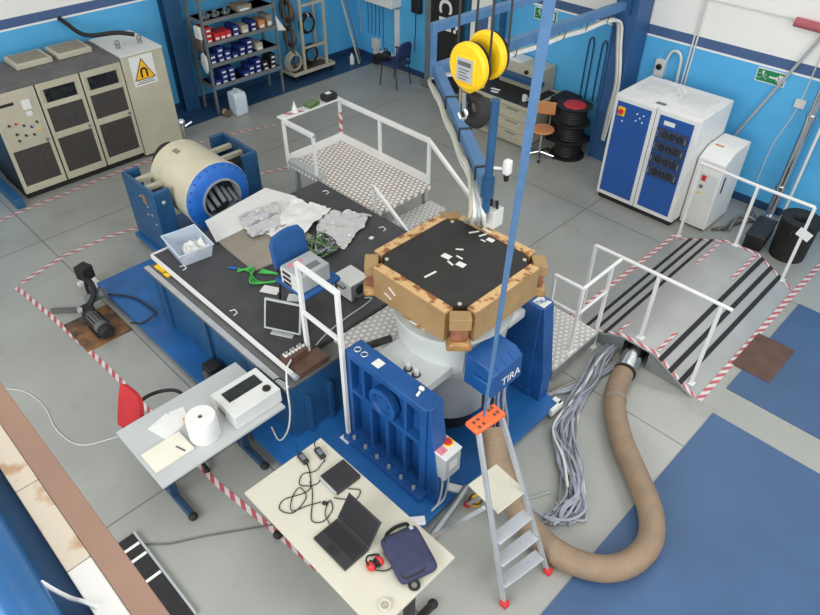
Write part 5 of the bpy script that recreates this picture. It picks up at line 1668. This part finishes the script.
# ------------------------------------------------------------------ desk two
t = thing('front_desk', 'cream topped desk in the foreground holding the laptop', 'desk', (-2.4, 1.74, 0))
build('desk_top', B().box(-3.22, -1.61, 1.33, 2.14, .722, .75), 't2', t, .003)
tee_legs(t, 'y', [(-3.12, 1.70, .21), (-1.70, 1.74, .28)], .75, 'black')
build('cross_beam', B().box(-3.12, -1.70, 1.70, 1.74, .64, .70), 'black', t)
t = thing('laptop', 'open black laptop on the foreground desk', 'laptop', (-2.3, 1.6, .75))
build('base', B().box(-2.485, -2.11, 1.468, 1.712, .752, .775), 'laptop', t, .004)
kb = B()
for r in range(5):
    for c in range(13):
        kb.box(-2.465 + .026 * c, -2.443 + .026 * c, 1.56 + .026 * r, 1.58 + .026 * r, .775, .778)
build('keyboard', kb, 'keys', t)
build('touchpad', B().box(-2.35, -2.25, 1.485, 1.545, .775, .7765), 'screen', t)
ld = B().box(-.187, .187, -.006, .006, 0, .245)
ld.xf(Matrix.Translation((-2.297, 1.715, .776)) @ Matrix.Rotation(-.58, 4, 'X'))
lid_ = build('lid', ld, 'laptop', t, .004)
ld = B().box(-.172, .172, -.008, -.0065, .018, .23)
ld.xf(Matrix.Translation((-2.297, 1.715, .776)) @ Matrix.Rotation(-.58, 4, 'X'))
build('screen', ld, 'screen', lid_)
build('hinge', B().cyl((-2.44, 1.715, .778), (-2.15, 1.715, .778), .008, n=10), 'black', t)
t = thing('docking_unit', 'flat black device box with silver ports behind the laptop', 'device', (-2.77, 1.98, .75))
build('case', B().box(-2.88, -2.65, 1.86, 2.11, .752, .795, -.03), 'laptop', t, .006)
build('port_strip', B().box(-2.875, -2.66, 1.846, 1.858, .756, .79, -.03), 'grey', t)
pa = None
for k, (x, y, rz) in enumerate(((-3.08, 2.02, -.15), (-3.14, 1.88, -.1))):
    if pa is None:
        pa = thing('power_adapter', 'black power adapter at the very edge of the foreground desk corner', 'adapter', (x, y, .752), rz, 'power adapters')
        build('brick', B().box(-.06, .06, -.028, .028, 0, .032), 'laptop', pa, .006, True)
        build('sticker', B().box(-.035, .03, -.018, .018, .032, .0335), 'rack', pa, 0, True)
        build('lead', B().tube([(-.06, 0, .016), (-.12, .01, .008), (-.16, .05, .006)], .004, 6).tube([(.06, 0, .016), (.1, -.01, .008)], .004, 6), 'rubber', pa, 0, True)
    else:
        dup(pa, (x, y, .752), rz, 'black power adapter nearer to the tangled leads', 'power adapters')
t = thing('power_leads', 'tangle of thin black leads on the foreground desk', 'cable', (-2.85, 1.75, .75))
c1 = [(-3.0, 2.0, .757), (-2.97, 1.88, .757), (-3.02, 1.78, .757), (-2.95, 1.7, .757), (-2.86, 1.8, .757), (-2.9, 1.9, .757)]
c2 = [(-3.08, 1.87, .757), (-3.0, 1.84, .757), (-2.86, 1.72, .757), (-2.93, 1.52, .757), (-2.88, 1.44, .757), (-2.78, 1.5, .757), (-2.82, 1.66, .757), (-2.93, 1.68, .762), (-2.9, 1.58, .757), (-2.8, 1.5, .762), (-2.75, 1.62, .757), (-2.7, 1.72, .757)]
c3 = [(-2.92, 1.78, .757), (-2.84, 1.74, .757), (-2.74, 1.66, .757), (-2.62, 1.56, .757), (-2.55, 1.62, .757), (-2.58, 1.74, .757), (-2.66, 1.78, .757), (-2.6, 1.68, .762), (-2.5, 1.64, .757)]
c4 = [(-2.64, 1.96, .757), (-2.56, 2.02, .757), (-2.52, 1.94, .757), (-2.6, 1.86, .757), (-2.66, 1.82, .757)]
for c in (c1, c2, c3, c4):
    build('lead', B().tube(smooth(c, 8), .0042, 6), 'rubber', t)
build('plug', B().box(-2.69, -2.64, 1.72, 1.75, .752, .77, .5), 'rubber', t, .004)
t = thing('laptop_bag', 'navy padded laptop bag lying at the desk end', 'bag', (-1.85, 1.88, .75))
b = B()
hw, hl, hh = .16, .205, .05
vs_ = []
N1, N2 = 40, 10
for i in range(N1):
    a = 2 * PI * i / N1
    ca, sa = math.cos(a), math.sin(a)
    e = .26
    px_ = math.copysign(abs(ca) ** e, ca) * hl
    py_ = math.copysign(abs(sa) ** e, sa) * hw
    for j in range(N2 + 1):
        q = PI * (j / N2 - .5)
        s_ = abs(math.cos(q)) ** .45
        vs_.append((px_ * s_, py_ * s_, math.copysign(abs(math.sin(q)) ** .8, math.sin(q)) * hh + hh))
fs_ = []
for i in range(N1):
    for j in range(N2):
        i2 = (i + 1) % N1
        fs_.append((i * 11 + j, i2 * 11 + j, i2 * 11 + j + 1, i * 11 + j + 1))
b.add(vs_, fs_)
BT = Matrix.Translation((-1.855, 1.885, .752)) @ Matrix.Rotation(-.33, 4, 'Z')
b.xf(BT)
body_ = build('body', b, 'bag', t)
b = B().tube([(x, y, .085) for x, y in ((-.17, -.125), (.17, -.125), (.185, -.1), (.185, .02), (.17, .05), (-.17, .05), (-.185, .02), (-.185, -.1))], .007, 6, True)
b.xf(BT)
build('piping', b, 'black', body_)
b = B().torus((-.17, .09, .109), .0, .001)
lg = B().box(-.175, -.145, .085, .115, .105, .1115)
lg.xf(BT)
build('emblem', lg, 'grey', body_)
b = B().tube(smooth([(-.2, .1, .05), (-.25, .1, .03), (-.27, .02, .012), (-.25, -.06, .012), (-.2, -.1, .04)], 5), .014, 8)
b.xf(BT)
build('strap', b, 'rubber', t)
b = B().torus((.22, -.06, .015), .035, .012, 'z', 18, 8)
b.xf(BT)
build('handle', b, 'rubber', t)
t = thing('ear_defenders', 'red ear defenders with black headband beside the bag', 'ear defenders', (-1.97, 1.65, .75))
for dx, dy in ((0, 0), (.012, .075)):
    cup = build('ear_cup', B().sph((-1.99 + dx, 1.62 + dy, .79), .042, (1, .75, .9), 16), 'red', t)
    build('cushion', B().torus((-1.99 + dx, 1.62 + dy + (.022 if dy == 0 else -.022), .79), .03, .01, 'y', 18, 8), 'rubber', cup)
build('headband', B().tube(smooth([(-1.99, 1.60, .825), (-2.04, 1.62, .81), (-2.07, 1.67, .775), (-2.03, 1.73, .77), (-1.98, 1.70, .825)], 5), .007, 6).tube(smooth([(-1.97, 1.62, .765), (-1.9, 1.68, .762), (-1.88, 1.74, .762)], 4), .005, 6), 'rubber', t)
t = thing('tape_ring', 'small ring of clear tape near the desk front edge', 'tape', (-1.72, 1.5, .75))
build('ring', B().lathe([(.033, 0), (.045, 0), (.045, .02), (.033, .02)], (-1.71, 1.50, .752), 'z', 28, True), 't2', t)
build('core', B().lathe([(.029, 0), (.033, 0), (.033, .02), (.029, .02)], (-1.71, 1.50, .752), 'z', 28, True), 'cream', t)

# ------------------------------------------------------------------ pump and things at the lower left
t = thing('vacuum_pump', 'dark motor pump standing on the rusty plate', 'pump', (-6.95, 1.62, .01))
build('motor', B().lathe([(0, -.2), (.07, -.2), (.085, -.17), (.085, .12), (.075, .16), (0, .16)], (-6.86, 1.62, .13), 'x', 28), 'col' if False else 'dust', t)
fn = B()
for k in range(14):
    a = 2 * PI * k / 14
    fn.obox((-6.9, 1.62 + .09 * math.cos(a), .13 + .09 * math.sin(a)), (.22, .018, .006), Matrix.Rotation(a, 3, 'X'))
build('cooling_fins', fn, 'rubber', t)
build('fan_cover', B().lathe([(.0, .16), (.09, .16), (.09, .22), (.06, .25), (0, .25)], (-6.86, 1.62, .13), 'x', 24), 'rubber', t)
build('foot', B().box(-7.0, -6.75, 1.53, 1.71, .011, .05), 'black', t)
build('pump_head', B().box(-7.22, -7.06, 1.56, 1.7, .011, .22), 'rubber', t, .02)
build('gauge', B().cyl((-7.1, 1.55, .24), (-7.1, 1.52, .25), .04, n=18), 'alu', t)
build('manifold', B().tube(smooth([(-7.14, 1.66, .2), (-7.18, 1.76, .3), (-7.3, 1.82, .34), (-7.5, 1.84, .33), (-7.6, 1.84, .2), (-7.62, 1.84, .03)], 5), .035, 10), 'rubber', t)
build('filter_can', B().cyl((-7.35, 1.72, .15), (-7.2, 1.9, .26), .06, n=18), 'rack', t)
build('switch_box', B().box(-7.66, -7.5, 1.78, 1.94, .3, .48, .3), 'rubber', t, .008)
build('stand', B().cyl((-7.58, 1.86, 0), (-7.58, 1.86, .3), .02, n=10), 'steel', t)
tag(build('steel_angle', B().bar((-7.62, 1.34, .03), (-7.3, 1.7, .03), .05, .06), 'dust'), 'grey steel angle lying beside the pump plate', 'angle')
t = thing('slotted_board', 'black slotted panel with white strips lying on the floor by the planks', 'panel', (-3.55, .4, 0))
build('panel', B().box(-4.06, -3.02, .2, .575, .0, .03), 'black', t, .004)
for x in (-3.93, -3.80, -3.55):
    build('white_strip', B().box(x - .014, x + .014, .22, .57, .031, .036), 'paper', t)
build('edge_strip', B().box(-4.06, -3.02, .576, .596, .0, .034), 'grey', t)
tag(build('floor_cable', B().tube(smooth([(-7.2, .1, .008), (-6.75, .4, .008), (-6.5, .57, .008), (-6.13, .63, .008), (-5.73, .59, .008), (-5.37, .68, .008), (-5.2, 1.0, .008)], 6), .0045, 6), 'white'), 'white cable lying on the floor left of the grey desk', 'cable')
tag(build('floor_cable', B().tube(smooth([(-3.9, .6, .01), (-3.75, .75, .01), (-3.6, 1.0, .01), (-3.4, 1.3, .01), (-3.2, 1.6, .01)], 6), .008, 6), 'dust'), 'dark floor cable between the black panel and the foreground desk', 'cable')
